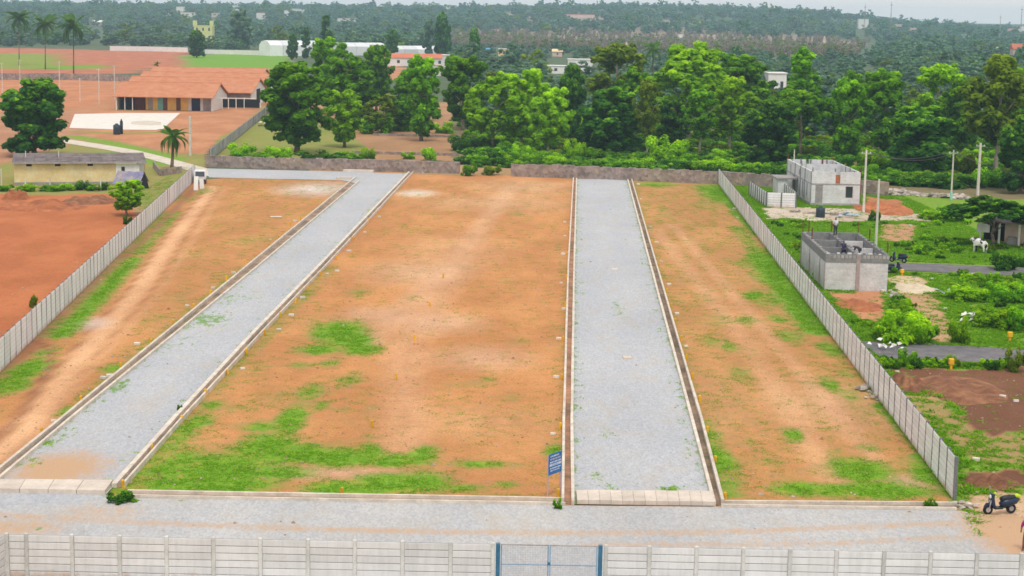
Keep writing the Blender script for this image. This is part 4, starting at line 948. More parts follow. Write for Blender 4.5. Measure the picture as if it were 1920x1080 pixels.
# undergrowth carpet: instanced low scrub under the trees
def carpet():
    r = np.random.default_rng(77); n0 = 2600; uu = r.uniform(860, 2000, n0); DD = 238 * (470 / 238) ** r.random(n0); a = (uu - 960) / FPX
    vv = 540 - FPX * math.tan(PITCH) + (uu - 960) * math.tan(ROLL) + CAM_H / DD * FPX
    k = vv < np.interp(uu, [860, 957, 1347, 1480, 1620, 1920, 2000], [316, 318, 330, 336, 366, 386, 390]) - 6
    uu, DD, a = uu[k], DD[k], a[k]; n = len(uu); w = r.uniform(.8, 2.6, n); h = w * r.uniform(.5, .95, n)
    P = np.stack([a * DD * 1.012, DD, np.full(n, -.05)], -1)
    return P, np.stack([w, w, h], -1), r.uniform(0, 6.28, n), r.choice(6, n, p=[.52, .16, .16, .03, .1, .03])

FAR = [(318, 34, 25, 16, 'white'), (356, 33, 23, 34, 'white'), (404, 32, 25, 14, 'pinkwash'), (338, 24, 13, 14, 'white'), (490, 36, 24, 18, 'white'), (537, 32, 20, 8, 'white'), (560, 24, 17, 26, 'white'), (650, 42, 34, 36, 'white'), (120, 22, 15, 10, 'pinkwash'), (444, 20, 11, 16, 'white'),
       (1084, 34, 29, 60, 'pinkwash'), (1276, 74, 67, 8, 'white'), (1328, 75, 66, 26, 'pinkwash'), (1618, 55, 37, 18, 'white'), (1682, 58, 47, 18, 'pinkwash'), (1712, 62, 52, 12, 'pinkwash'), (1594, 53, 46, 8, 'white'), (1812, 75, 64, 14, 'white'), (1836, 72, 64, 8, 'white'), (1854, 76, 66, 18, 'white'), (1880, 70, 60, 14, 'pinkwash'), (1896, 68, 54, 12, 'pinkwash'), (1914, 68, 50, 14, 'white'), (1772, 66, 58, 10, 'pinkwash'), (716, 16, 9, 10, 'white'), (840, 18, 11, 12, 'white')]
# far woodland: nobody could count it
def scatter_far(name, protos, P, S, RZ, IDX, label):
    src = bpy.data.collections.new(name + '_kinds')
    for i, me in enumerate(protos):
        o = bpy.data.objects.new('%s_kind_%02d' % (name, i), me); src.objects.link(o)
    me = bpy.data.meshes.new(name); me.vertices.add(len(P)); me.vertices.foreach_set('co', np.asarray(P, np.float32).ravel())
    for n_, t_, a_, f_ in (('scl', 'FLOAT_VECTOR', S, 'vector'), ('rz', 'FLOAT', RZ, 'value'), ('idx', 'INT', IDX, 'value')):
        at = me.attributes.new(n_, t_, 'POINT'); at.data.foreach_set(f_, np.asarray(a_, np.int32 if t_ == 'INT' else np.float32).ravel())
    me.update(); o = inst(name, me); tag(o, label, kind='stuff')
    ng = bpy.data.node_groups.new(name, 'GeometryNodeTree'); ng.interface.new_socket('Geometry', in_out='INPUT', socket_type='NodeSocketGeometry'); ng.interface.new_socket('Geometry', in_out='OUTPUT', socket_type='NodeSocketGeometry')
    N = ng.nodes; gi = N.new('NodeGroupInput'); go = N.new('NodeGroupOutput'); ip = N.new('GeometryNodeInstanceOnPoints'); ci = N.new('GeometryNodeCollectionInfo')
    ci.inputs['Collection'].default_value = src; ci.inputs['Separate Children'].default_value = True; ci.inputs['Reset Children'].default_value = True
    def na(n_, t_): a = N.new('GeometryNodeInputNamedAttribute'); a.data_type = t_; a.inputs[0].default_value = n_; return a.outputs[0]
    cx = N.new('ShaderNodeCombineXYZ'); L_ = ng.links.new
    L_(na('rz', 'FLOAT'), cx.inputs[2]); L_(gi.outputs[0], ip.inputs['Points']); L_(ci.outputs[0], ip.inputs['Instance']); ip.inputs['Pick Instance'].default_value = True
    L_(na('idx', 'INT'), ip.inputs['Instance Index']); L_(cx.outputs[0], ip.inputs['Rotation']); L_(na('scl', 'FLOAT_VECTOR'), ip.inputs['Scale']); L_(ip.outputs[0], go.inputs[0])
    mod = o.modifiers.new('scatter', 'NODES'); mod.node_group = ng; return o
def far_tree(seed, mat_, wide, leaf=.75, n=22, per=16):
    global rng
    rng = np.random.default_rng(seed); c = []
    for i in range(n):
        a = rng.uniform(0, 6.28); t = rng.random()**.5; z = rng.uniform(1.6, 8.8); R_ = wide * math.sqrt(max(.1, 1 - ((z - 5.2) / 5)**2))
        c.append((math.cos(a)*R_*t, math.sin(a)*R_*t, z, rng.uniform(.8, 1.5)))
    return crown_mesh('far_crown', c, leaf, per * 2.2, mat_, .4, fine=2)
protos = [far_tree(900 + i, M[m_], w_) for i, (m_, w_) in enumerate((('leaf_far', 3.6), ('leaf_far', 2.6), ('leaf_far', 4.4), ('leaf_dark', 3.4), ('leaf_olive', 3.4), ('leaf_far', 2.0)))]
rng = np.random.default_rng(5)
def stand(u, v):                         # distance at which the ground is seen at row v
    Ds = np.linspace(800, 3000, 300); z = terrain((u - 960) / FPX * Ds, Ds); vv = HORZ(u) + (CAM_H - z) / Ds * FPX
    return float(Ds[np.argmin(np.abs(vv - v))])
def HORZ(u): return 540 - FPX * math.tan(PITCH) + (u - 960) * math.tan(ROLL)
def poly_px(u, v, poly): return pip(u, v, poly)
N_ = 15000
uu = rng.uniform(-160, 2080, N_); t_ = rng.random(N_); DD = 330 * (3500 / 330) ** (t_ ** .72)
HOR = 540 - FPX * math.tan(PITCH) + (uu - 960) * math.tan(ROLL)
vv = HOR + CAM_H / DD * FPX
keep = np.ones(N_, bool)
for pl in ([(-300, 400), (-300, 88), (60, 86), (208, 84), (360, 92), (505, 100), (560, 118), (520, 200), (400, 300)], [(500, 98), (840, 100), (850, 150), (600, 150), (500, 130)], [(480, 140), (870, 150), (870, 420), (480, 420)],
           [(840, 62), (1330, 66), (1630, 80), (1600, 112), (1300, 104), (840, 90)], [(1000, 118), (1125, 110), (1125, 150), (1000, 152)]): keep &= ~(poly_px(uu, vv, pl) & (DD < 1850))
dens = np.where(DD < 700, .3, np.where(vv > 92, .85, 1.0)); front = (uu > 830) & (uu < 1660) & (DD > 700) & (DD < 1750); dens = np.where(front, .5, dens); dens = np.where((uu < 520) & (vv > 60), .35, dens)
clump = np.sin(uu * .021 + DD * .004) + np.sin(uu * .008 - DD * .011) + rng.normal(0, .8, N_); dens = dens * np.where((DD > 600) & (clump < -1.1), .25, 1)
for (hu, hb, ht, hw, hc) in FAR:
    hD = stand(hu, hb); keep &= ~((np.abs(uu - hu) < hw / 2 + 2) & (DD > hD - 190) & (DD < hD + 8))
for (hu, hb, hw) in ((381, 78, 34), (188, 56, 30), (776, 124, 116), (800, 142, 60), (1042, 138, 56), (1088, 134, 46), (1045, 106, 18), (918, 103, 14), (945, 106, 22), (1702, 130, 14), (1866, 106, 22), (1912, 112, 26), (1174, 106, 12), (1545, 90, 12)):
    hD = CAM_H * FPX / (hb - HORZ(hu)); keep &= ~((np.abs(uu - hu) < hw / 2 + 3) & (DD > hD * .84) & (DD < hD + 10))
keep &= rng.random(N_) < dens; uu, DD = uu[keep], DD[keep]
a_ = (uu - 960) / FPX; X_ = a_ * DD * 1.012; Z_ = terrain(X_, DD); n_ = len(uu)
s_ = rng.uniform(.65, 1.25, n_) * np.interp(DD, [350, 600, 1200, 2000], [.75, .85, 1.0, 1.2]); s_ = s_ * np.where((uu > 830) & (uu < 1660) & (DD > 700) & (DD < 1750), .68, 1); tall = rng.random(n_) < .06
S_ = np.stack([s_ * 1.4, s_ * 1.4, s_ * np.where(tall, 1.35, rng.uniform(.65, .95, n_))], -1)
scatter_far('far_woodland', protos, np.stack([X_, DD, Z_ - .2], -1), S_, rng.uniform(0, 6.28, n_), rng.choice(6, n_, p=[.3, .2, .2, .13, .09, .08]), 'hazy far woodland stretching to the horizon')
def scrub():
    r = np.random.default_rng(78); n0 = 3200; u = r.uniform(1420, 1990, n0); v = r.uniform(392, 690, n0); P = np.array([tuple(G(a, b)) for a, b in zip(u, v)])
    wl = np.interp(v, [345, 416, 500, 790], [1347, 1400, 1464, 1684]) + 46
    k = (u > wl) & (np.sin(P[:, 0] * .45 + 1) + np.sin(P[:, 1] * .3) + r.normal(0, .7, n0) > .2)
    for pl in ([(1540, 420), (1675, 430), (1672, 605), (1540, 605)], [(1612, 636), (2300, 650), (2300, 700), (1650, 678)], [(1650, 486), (2300, 500), (2300, 530), (1650, 512)], [(1430, 388), (1720, 380), (1760, 420), (1440, 416)], [(1660, 418), (1735, 420), (1725, 460), (1660, 456)], [(1672, 516), (1768, 516), (1795, 640), (1760, 640)]): k &= ~pip(u, v, pl)
    P = P[k]; n = len(P); w = r.uniform(.2, .7, n); return P - (0, 0, .04), np.stack([w, w, w * r.uniform(.7, 1.5, n)], -1), r.uniform(0, 6.28, n), r.choice(6, n, p=[.1, .2, .2, .22, .1, .18])
sc_ = scrub(); scatter_far('scrub', [BUSH['dark'][0], BUSH['mid'][0], BUSH['mid'][1], BUSH['lime'][0], BUSH['olive'][0], BUSH['lime'][1]], *sc_, 'rough weeds and scrub over the land beyond the right wall')
cp_ = carpet(); scatter_far('undergrowth', [BUSH['dark'][0], BUSH['mid'][0], BUSH['mid'][1], BUSH['lime'][0], BUSH['olive'][0], BUSH['lime'][1]], *cp_, 'tangled undergrowth covering the ground below the tree row')
# pale leafless plantation strip
pp = [far_tree(960, M['leaf_dry'], 2.4, .8, 14, 10), far_tree(961, M['leaf_olive'], 2.2, .8, 14, 10), far_tree(962, M['leaf_dry'], 2.0, .8, 12, 9)]
rng = np.random.default_rng(6); n0 = 5200; uu = rng.uniform(800, 1680, n0); vv = rng.uniform(56, 114, n0)
k_ = (vv > HORZ(uu) + 39) & poly_px(uu, vv, [(845, 66), (1330, 68), (1630, 84), (1600, 110), (1300, 103), (845, 88)]); uu, vv = uu[k_], vv[k_]
P_ = np.array([tuple(G(a, b)) for a, b in zip(uu, vv)]); P_[:, 2] = terrain(P_[:, 0], P_[:, 1]); n_ = len(P_)
s_ = rng.uniform(.45, .8, n_); scatter_far('plantation', pp, P_, np.stack([s_, s_, s_], -1), rng.uniform(0, 6.28, n_), rng.choice(3, n_, p=[.5, .22, .28]), 'pale brownish plantation strip in front of the blue hills')

# ================================================================== BUILDINGS
def wall_cells(mb, L, h, t, openings=(), z0=0.0):
    """wall of length L along local x, thickness t towards +y, with rectangular openings (x0,x1,z0,z1)"""
    xs = sorted({0, L, *[o[0] for o in openings], *[o[1] for o in openings]}); zs = sorted({z0, h, *[o[2] for o in openings], *[o[3] for o in openings]})
    for a, b in zip(xs[:-1], xs[1:]):
        run = None
        for c, d in zip(zs[:-1], zs[1:]):
            hole = any(o[0] <= a + 1e-6 and b <= o[1] + 1e-6 and o[2] <= c + 1e-6 and d <= o[3] + 1e-6 for o in openings)
            if hole:
                if run: mb.box(a, b, 0, t, *run)
                run = None
            else: run = (run[0], d) if run else (c, d)
        if run: mb.box(a, b, 0, t, *run)
def on(x, y, rz): return Matrix.Translation((x, y, 0)) @ Matrix.Rotation(rz, 4, 'Z')
HALF = math.pi / 2

def grey_house():
    a, b = G(1520, 385), G(1611, 386.5); d = b - a; W = d.length; L = 19.0; H = HT(a, 322); t = .2
    o = empty('block_house', a, math.atan2(d.y, d.x)); tag(o, 'roofless two-level grey block house under construction in front of the trees', 'house', 'houses under construction')
    m = MB(); m.box(-.1, W + .1, -.1, L + .1, -.1, .32); m.build('plinth', M['greywall'], o)
    def wl(mat4, LL, hh, ops, nm='wall', mt='block'):
        m = MB(); m.m = mat4; wall_cells(m, LL, hh, t, ops, .32); return m.build(nm, M[mt], o)
    wl(on(0, 0, 0), W, H, [(.5, 1.42, .32, 2.55), (W * .70, W * .86, 1.0, 2.45), (W*.49, W*.585, 2.75, H)])
    wl(on(t, t, HALF), L - t, H, [(2.6, 3.5, .9, 2.5), (5.6, 6.6, .32, 2.5), (8.6, 9.4, 2.9, 3.7), (9.6, 10.6, .9, 2.5), (13, 14, .9, 2.5), (15.4, 16.0, 2.0, 3.7)])
    wl(on(W, t, HALF), L - t, H, [(2.2, 3.2, 2.4, 3.5), (6, 7, 2.3, 3.4), (9, 9.6, 2.6, H), (14, 15, 2.4, 3.5)])
    wl(on(t + .002, L - t, 0), W - 2*t - .004, H, [(.8, 1.5, 2.2, 3.4), (2.3, 2.7, 2.7, H), (3.6, 4.4, 2.2, 3.4)])
    for y, ops in ((11.6, [(2.6, 3.4, .32, 2.5), (.6, 1.1, 3.2, H)]),): wl(on(t + .002, y, 0), W - 2*t - .004, H - .7, ops)
    m = MB(); m.box(W*.49 - .03, W*.585 + .03, .06, .16, 2.75, H - .35); m.build('brick_infill', M['brick'], o)
    m = MB(); m.box(-.03, W + .03, -.035, 0, 2.6, 2.74); m.build('lintel_band', M['greywall'], o)
    m = MB(); m.box(-.04, -.002, 0, L, 2.6, 2.74); m.build('lintel_band', M['greywall'], o)
    for y in (0, 4.6, 8.0, 12.2, L - .25):
        m = MB(); m.box(-.05, -.003, y, y + .42, .0, H + .05); m.build('column', M['beam'], o)  # dark strips standing in for shaded recess gaps along the left wall
    m = MB(); m.box(W + .003, W + .16, .3, .6, 0, H + .35); m.build('column', M['rust'], o)
    m = MB(); m.m = on(.5, -.02, 0); m.box(0, .92, .06, .1, .32, 2.55); m.build('door', M['greywall'], o)
    w_ = empty('window', (W*.70, 0, 1.0)); w_.parent = o; m = MB(); ww = W*.16
    for x0, x1, z0, z1 in ((0, .07, 0, 1.45), (ww - .07, ww, 0, 1.45), (.07, ww - .07, 1.38, 1.45)): m.box(x0, x1, -.01, .05, z0, z1)
    m.build('frame', M['greywall'], w_); m = MB(); m.box(.03, ww - .03, .12, .15, 0, 1.4); m.build('pane', M['glass'], w_)  # dark sheet in the unglazed window hole, standing for the shaded interior
    m = MB(); m.box(t, W - t, t, L - t, .33, .36); m.build('floor', M['beam'], o)
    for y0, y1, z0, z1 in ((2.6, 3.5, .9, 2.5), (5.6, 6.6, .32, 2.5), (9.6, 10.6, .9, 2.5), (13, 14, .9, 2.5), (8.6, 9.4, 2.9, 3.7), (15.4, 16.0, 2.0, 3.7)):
        m = MB(); m.box(.13, .16, t + y0, t + y1, z0, z1); m.build('opening_shade', M['glass'], o)  # dark sheets filling the bare openings, in place of the shade inside
    for k_, y in enumerate((2.6, 5.4, 8.4, 11.9, 14.6, 17.0)):
        m = MB(); m.box(W - t - .07, W - t - .002, y, y + .3, .4, H + .12 * (k_ % 2)); m.build('column', M['column' if k_ % 2 else 'beam'], o)
    for k_, x in enumerate((.5, 1.7, 3.0, 4.6, 5.2)):
        m = MB(); m.box(x, x + .22, L - t - .07, L - t - .002, .4, H + .1 * (k_ % 2)); m.build('column', M['rust' if k_ == 3 else 'beam'], o)
    for x, y in ((.05, .05), (W - .1, .05), (.05, 8.1), (.05, L - .1), (W - .1, L - .1), (W*.47, .08), (W - .1, 8.5)):
        m = MB()
        for q in range(3): m.tube([(x + .05*q, y, H), (x + .05*q, y + .03, H + random.uniform(.35, .7))], .02, 5)
        m.build('rebar', M['rust'], o)
    # lean-to at the left
    lp = empty('lean_to', (-2.6, 9.5, 0)); lp.parent = o
    m = MB(); m.box(-.3, 2.4, 0, 4.6, 2.3, 2.5); m.build('roof_slab', M['greywall'], lp)
    m = MB(); m.box(0, .2, .2, 4.4, 0, 2.3); m.box(.2, 1.2, .2, .4, 0, 2.3); m.build('wall', M['block'], lp)
grey_house()

def block_house():
    a, b = G(1546, 544), G(1663, 546.5); d = b - a; W = d.length; L = 15.2; H = HT(a, 476); t = .22
    o = empty('block_house', a, math.atan2(d.y, d.x)); tag(o, 'roofless grey block house with workers standing on its wall tops', 'house', 'houses under construction')
    zb = H - .72
    def wl(mat4, LL, ops=()):
        m = MB(); m.m = mat4; wall_cells(m, LL, zb, t, ops, -.1); m.build('wall', M['block_dark'], o)
    wl(on(0, .03, 0), W); wl(on(t, .25, HALF), L - .3, [(2.8, 3.5, -.1, zb), (9, 9.6, -.1, zb)]); wl(on(W, .25, HALF), L - .3); wl(on(t, L - t, 0), W - 2*t)
    # ring beam with its row of block-outs
    for mat4, LL, ext in ((on(-.03, 0, 0), W + .06, 1), (on(.24, .28, HALF), L - .5, 0), (on(W + .03, .28, HALF), L - .5, 0), (on(-.03, L - .24, 0), W + .06, 1), (on(W * .53, .28, HALF), L - .5, 0)):
        m = MB(); m.m = mat4; m.box(0, LL, 0, .27, zb + .002, H); m.build('ring_beam', M['beam'], o)
    for s in (0, 1):
        for i in range(7):
            x = .3 + s * W * .54 + i * .33
            m = MB(); m.box(x, x + .22, -.02, .002, H - .34, H - .08); m.build('block_out', M['greywall'], o)
    m = MB(); m.box(W*.49, W*.55, -.05, .03, 0, H - .02); m.build('column', M['column'], o)
    for y in (.0, 3.0, 9.2, L - .5):
        m = MB(); m.box(-.06, -.003, y + .02, y + .24, 0, H - .76); m.build('column', M['column'], o)
    m = MB(); m.box(t, W - t, .3, L - .3, 1.9, 2.05); m.build('floor', M['greywall'], o)
    for y in (5.2, 10.2):
        m = MB(); m.box(t + .05, W*.53 - .3, y, y + .22, 2.05, H - .12); m.build('cross_wall', M['beam'], o)
        m = MB(); m.box(W*.53 + .05, W - .3, y + .6, y + .82, 2.05, H - .25); m.build('cross_wall', M['block_dark'], o)
    for x, y, w_, l_ in ((1.0, 6.6, .9, 1.4), (3.6, 7.6, 1.0, .9), (3.3, 3.0, 1.5, .35), (.8, 11.5, 1.2, 1.0)):
        m = MB(); m.cbox(x, x + w_, y, y + l_, 2.05, 2.45, .03); m.build('material_stack', M['brick'] if w_ < 1 else M['greywall'], o)
    random.seed(5)
    for i in range(16):
        x, y = random.uniform(.4, W - 1.6), random.uniform(.6, L - 2); m = MB(); m.m = Matrix.Translation((x, y, 2.06 + i * .012)) @ Matrix.Rotation(random.uniform(-.5, .5) + (1.57 if i % 2 else 0), 4, 'Z'); m.box(0, random.uniform(.8, 1.6), 0, .2, 0, .05 + .3 * (i % 3 == 0)); m.build('plank', M[('bark', 'slab', 'beam', 'dark')[i % 4]], o)
    for i in range(12):
        x = W * i / 12; m = MB(); m.box(x + .05, x + random.uniform(.25, .42), .01, .25, H + .002, H + random.uniform(.03, .12)); m.build('loose_block', M['beam' if i % 2 else 'block_dark'], o)
    for i in range(26):
        y = .4 + (L - 1) * i / 26; m = MB(); xx = (0.0, W - .24, W * .53 - .24)[i % 3]; m.box(xx + .02, xx + .22, y, y + random.uniform(.25, .5), H + .002, H + random.uniform(.04, .16)); m.build('loose_block', M['beam' if i % 3 else 'greywall'], o)
    for x, y in ((.05, 14.9), (.1, 9.4), (2.7, 14.9), (W - .1, 14.9), (W - .1, 9.0), (W - .1, .3), (.6, 15.0)):
        m = MB()
        for k in range(4): m.tube([(x + .06*(k % 2), y + .06*(k//2), H), (x + .06*(k % 2) + random.uniform(-.05, .05), y + .06*(k//2), H + random.uniform(.8, 1.2))], .018, 5)
        m.build('rebar', M['rust'], o)
    return o, W, H
BH, BHW, BHH = block_house()

def yellow_shed():
    a, b = G(27, 347), G(272, 345); d = b - a; W = d.length; L = 8.5; H = HT(a, 306)
    o = empty('farm_shed', a, math.atan2(d.y, d.x)); tag(o, 'long low cream yellow shed with dark sheet roof on the left', 'shed'); Wc = W * .775
    m = MB(); wall_cells(m, Wc, H, .2, [(Wc*x, Wc*x + .7, H - .42, H - .12) for x in (.12, .40, .72)]); m.build('front_wall', M['cream'], o)
    m = MB(); m.box(0, .2, .2, L, 0, H); m.box(.2, Wc, L - .2, L, 0, H); m.build('wall', M['cream'], o)
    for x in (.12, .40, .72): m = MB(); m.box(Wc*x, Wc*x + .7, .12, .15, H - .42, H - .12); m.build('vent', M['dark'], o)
    m = MB(); m.box(0, Wc, -.03, -.002, 0, .35); m.build('plinth', M['greywall'], o)
    wm = MB(); wall_cells(wm, W - Wc - .9, H - .25, .2, [(.7, 1.15, 1.6, 2.3)]); wa = wm.mesh('annexe_wall', M['white']); inst('annexe_wall', wa, o, (Wc + .002, -.12, 0))
    m = MB(); m.box(W - .9, W - .7, -.12, 3, 0, H - .1); m.box(W - .7, W, 2.8, 3, 0, H - .3); m.build('side_wall', M['white'], o)
    m = MB(); m.box(W - .002, W + .2, 3, L, 0, H); m.build('end_wall', M['cream'], o)
    m = MB(); m.box(Wc + .7, Wc + 1.15, 0.0, .03, 1.6, 2.3); m.build('window', M['glass'], o)
    n = 12
    for i in range(n):
        x0, x1 = -.25 + (W + .5) * i / n, -.25 + (W + .5) * (i + 1) / n - .03
        z = H + .02 + random.uniform(0, .03); m = MB()
        m.add([(x0, -.45, z), (x1, -.45, z), (x1, L + .3, z + .5), (x0, L + .3, z + .5), (x0, -.45, z + .07), (x1, -.45, z + .07), (x1, L + .3, z + .57), (x0, L + .3, z + .57)], [(0,3,2,1),(4,5,6,7),(0,1,5,4),(1,2,6,5),(2,3,7,6),(3,0,4,7)]); m.build('roof_sheet', M['asbestos'], o)
    m = MB(); m.box(-.3, W + .3, -.52, -.46, H - .06, H + .13); m.build('fascia', M['greywall'], o)
    for x in (1.4, 5.6): m = MB(); m.tube([(x, L*.55, H + .3), (x, L*.55, H + 1.2)], .05, 6); m.build('vent_pipe', M['white'], o)
yellow_shed()
def tarp_shelter():
    a, b = G(212, 352), G(262, 354); d = b - a; W = d.length; H = HT(a, 322)
    o = empty('tarpaulin_shelter', a, math.atan2(d.y, d.x)); tag(o, 'blue-grey tarpaulin lean-to shelter against the yellow shed', 'shelter')
    vs = []; nx_ = 8
    for i in range(nx_ + 1):
        x = W * i / nx_; s = .1 * math.sin(i * 2.1)
        vs += [(x, -.3, H*.25 + s*.5), (x, .7, H*.66 + s), (x, 1.5, H + s*.3), (x, 2.9, H*.35)]
    fs = [(4*i + k, 4*(i+1) + k, 4*(i+1) + k + 1, 4*i + k + 1) for i in range(nx_) for k in range(3)]
    m = MB(); m.add(vs, fs); t_ = m.build('tarpaulin', M['tarp'], o); s_ = t_.modifiers.new('thick', 'SOLIDIFY'); s_.thickness = .03
    for x in (.1, W - .1): m = MB(); m.tube([(x, 1.45, 0), (x, 1.45, H)], .05, 6); m.build('pole', M['bark'], o)
    m = MB(); m.add([(W + .02, 0.1, 0), (W + .75, 1.2, 0), (W + .02, 2.6, 0), (W + .1, 1.5, H*.95)], [(0, 1, 3), (1, 2, 3), (0, 2, 1)]); m.build('end_opening_shade', M['dark'], o)  # dark solid filling the shelter's open end, in place of its shade
tarp_shelter()

def tiled_shed():
    o = empty('tiled_shed', (-91, 392, 0)); tag(o, 'large farm shed complex with orange clay tile roofs on the left', 'shed')
    rows = [(0, 22, -3, 19, 3.0, 5.9), (-3.5, 27.4, 20, 47, 3.2, 6.2), (-7, 25.5, 48, 77, 3.3, 6.4), (-11, 20, 78, 112, 3.4, 6.6)]
    for i, (x0, x1, y0, y1, ze, zr) in enumerate(rows):
        ym = (y0 + y1) / 2
        for s, ya in ((0, y0), (1, y1)):
            m = MB(); n = 10; vs = []; fs = []
            for k in range(n + 1):
                f = k / n; y = ya + (ym - ya) * f; z = ze + (zr - ze) * f - .12 * math.sin(math.pi * f); vs += [(x0 - .5, y, z), (x1 + .5, y, z), (x0 - .5, y, z + .14), (x1 + .5, y, z + .14)]
            for k in range(n): fs += [(4*k, 4*k+1, 4*k+5, 4*k+4), (4*k+2, 4*k+6, 4*k+7, 4*k+3), (4*k, 4*k+4, 4*k+6, 4*k+2), (4*k+1, 4*k+3, 4*k+7, 4*k+5)]
            fs += [(0, 2, 3, 1), (4*n, 4*n+1, 4*n+3, 4*n+2)]; m.add(vs, fs); m.build('roof', M['tile'], o)
        m = MB(); m.tube([(x0 - .55, ym, zr + .1), (x1 + .55, ym, zr + .1)], .2, 8); m.build('ridge_cap', M['tile'], o)
        m = MB(); yw0 = y0 + 1.6; m.add([(x1 - .3, yw0, 0), (x1 - .3, y1 - .5, 0), (x1 - .3, y1 - .5, ze - .1), (x1 - .3, ym, zr - .3), (x1 - .3, yw0, ze), (x1, yw0, 0), (x1, y1 - .5, 0), (x1, y1 - .5, ze - .1), (x1, ym, zr - .3), (x1, yw0, ze)],
              [(4, 3, 2, 1, 0), (5, 6, 7, 8, 9), (0, 1, 6, 5), (1, 2, 7, 6), (2, 3, 8, 7), (3, 4, 9, 8), (4, 0, 5, 9)]); m.build('gable_wall', M['white'], o)
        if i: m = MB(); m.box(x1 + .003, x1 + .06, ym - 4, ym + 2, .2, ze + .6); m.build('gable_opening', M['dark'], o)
        m = MB(); m.box(x0, x0 + .3, yw0, y1 - .5, 0, ze); m.build('side_wall', M['white'], o)
        if i: m = MB(); m.box(x0 + .4, x1 - .4, yw0, yw0 + .3, 0, ze - .05); m.build('front_wall', M['greywall'], o)
    X = lambda z: (z - 60) / 48.6
    def seg(z0, z1, mt, nm, y=0.0, h=2.9): m = MB(); m.box(X(z0), X(z1) - .02, y, y + .25, 0, h); return m.build(nm, M[mt], o)
    M['ochre'] = mat('ochre_wash', (.78, .50, .13), .9, .15, 1); M['turq'] = mat('turquoise_paint', (.22, .55, .47), .6, .1, 2, bump=0); M['browndoor'] = mat('brown_door', (.16, .075, .05), .7, .2, 3, bump=0); M['navydoor'] = mat('navy_door', (.015, .02, .07), .5, .1, 3, bump=0); M['maroon'] = mat('maroon_wall', (.12, .03, .025), .9, .3, 2)
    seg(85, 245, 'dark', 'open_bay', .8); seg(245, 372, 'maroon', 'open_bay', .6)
    seg(375, 405, 'ochre', 'front_wall'); seg(405, 455, 'greywall', 'door', .06); seg(455, 510, 'ochre', 'front_wall'); seg(510, 568, 'turq', 'door', .05); seg(568, 618, 'browndoor', 'door', .06); seg(618, 715, 'ochre', 'front_wall'); seg(715, 765, 'browndoor', 'door', .06)
    seg(765, 850, 'ochre', 'front_wall'); seg(850, 885, 'white', 'front_wall'); seg(885, 982, 'navydoor', 'door', .06); seg(982, 1015, 'white', 'front_wall'); seg(1015, 1120, 'greywall', 'front_wall')
    for z in (75, 170, 255): m = MB(); m.tube([(X(z), -2.4, 0), (X(z), -2.4, 3.0)], .1, 6); m.build('post', M['white'], o)
    # pergola-like frame in front of the second row
    for z in (1090, 1165, 1225, 1300, 1380, 1460, 1545):
        m = MB(); m.tube([(X(z), 6 + (z - 1090) * .02, 0), (X(z), 6 + (z - 1090) * .02, 2.6)], .11, 6); m.build('frame_post', M['white'], o)
    m = MB(); m.box(X(1085), X(1550), 6, 6.3, 2.6, 2.75); m.build('frame_rail', M['white'], o)
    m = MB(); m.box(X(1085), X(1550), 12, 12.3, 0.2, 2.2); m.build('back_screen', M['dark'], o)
tiled_shed()

M['pale_yellow'] = mat('pale_yellow_paint', (.66, .68, .28), .85, .1, .3, .05); M['pinkwash'] = mat('pink_wash', (.62, .46, .40), .9, .12, .4); M['cream2'] = mat('cream_paint', (.74, .55, .28), .85, .1, .4); M['redroof'] = mat('red_roof', (.52, .16, .08), .9, .2, .3); M['blueroof'] = mat('blue_sheet', (.10, .34, .55), .5, .15, .5); M['polysheet'] = mat('white_polythene', (.70, .72, .73), .6, .1, .2, bump=0)
def far_house(u, base, top, wpx, label, wall='white', roof='flat', roofm='white', nwin=3, depth=8.0, name='house', D=None, cat='house', storeys=1):
    p = G(u, base) if D is None else AT(u, D)
    p.z = float(terrain(p.x, p.y)); q = Vector((p.x, p.y, 0)); H = max(HT(q, top) - p.z, 2.2); W = wpx / PXM(p)
    o = empty(name, p); tag(o, label, cat, 'far buildings'); hw = W / 2; Hw = H * (.66 if roof == 'gable' else 1)
    m = MB(); m.box(-hw, hw, 0, depth, -.5, Hw); m.build('wall', M[wall], o)
    if roof == 'gable':
        m = MB(); e = .4
        m.add([(-hw-e, -e, Hw), (hw+e, -e, Hw), (hw+e, depth/2, H), (-hw-e, depth/2, H), (-hw-e, depth+e, Hw), (hw+e, depth+e, Hw)], [(0, 1, 2, 3), (3, 2, 5, 4), (0, 3, 4), (1, 5, 2), (0, 4, 5, 1)]); m.build('roof', M[roofm], o)
    else:
        m = MB(); m.box(-hw - .25, hw + .25, -.25, depth + .25, H, H + .25); m.build('roof', M[roofm], o)
    for s in range(storeys):
        for i in range(nwin):
            x = -hw + W * (i + .5) / nwin; zw = Hw * (s + .35) / storeys; hz = Hw * .38 / storeys
            m = MB(); m.box(x - min(.6, W*.08), x + min(.6, W*.08), -.06, .02, zw, zw + hz); m.build('window', M['glass'], o)
    return o
h = far_house(381, 78, 48, 34, 'pale yellow two-storey house with raised corner turrets', 'pale_yellow', nwin=3, storeys=2, roofm='pale_yellow', depth=10)
for s in (-1, 1):
    m = MB(); m.box(s*6.2 - 1.3, s*6.2 + 1.3, -.1, 3, 11, 15.5); m.build('turret', M['pale_yellow'], h)
far_house(188, 56, 38, 30, 'small pinkish house with white gable among far trees, left', 'pinkwash', 'gable', 'white', 2)
far_house(708, 118, 97, 20, 'cream block at the left end of the red-roofed house', 'cream2', nwin=2, storeys=2, depth=8, roofm='cream2')
far_house(776, 124, 101, 116, 'long white house with red roof in front of the white sheds', 'white', 'gable', 'redroof', 6, 14)
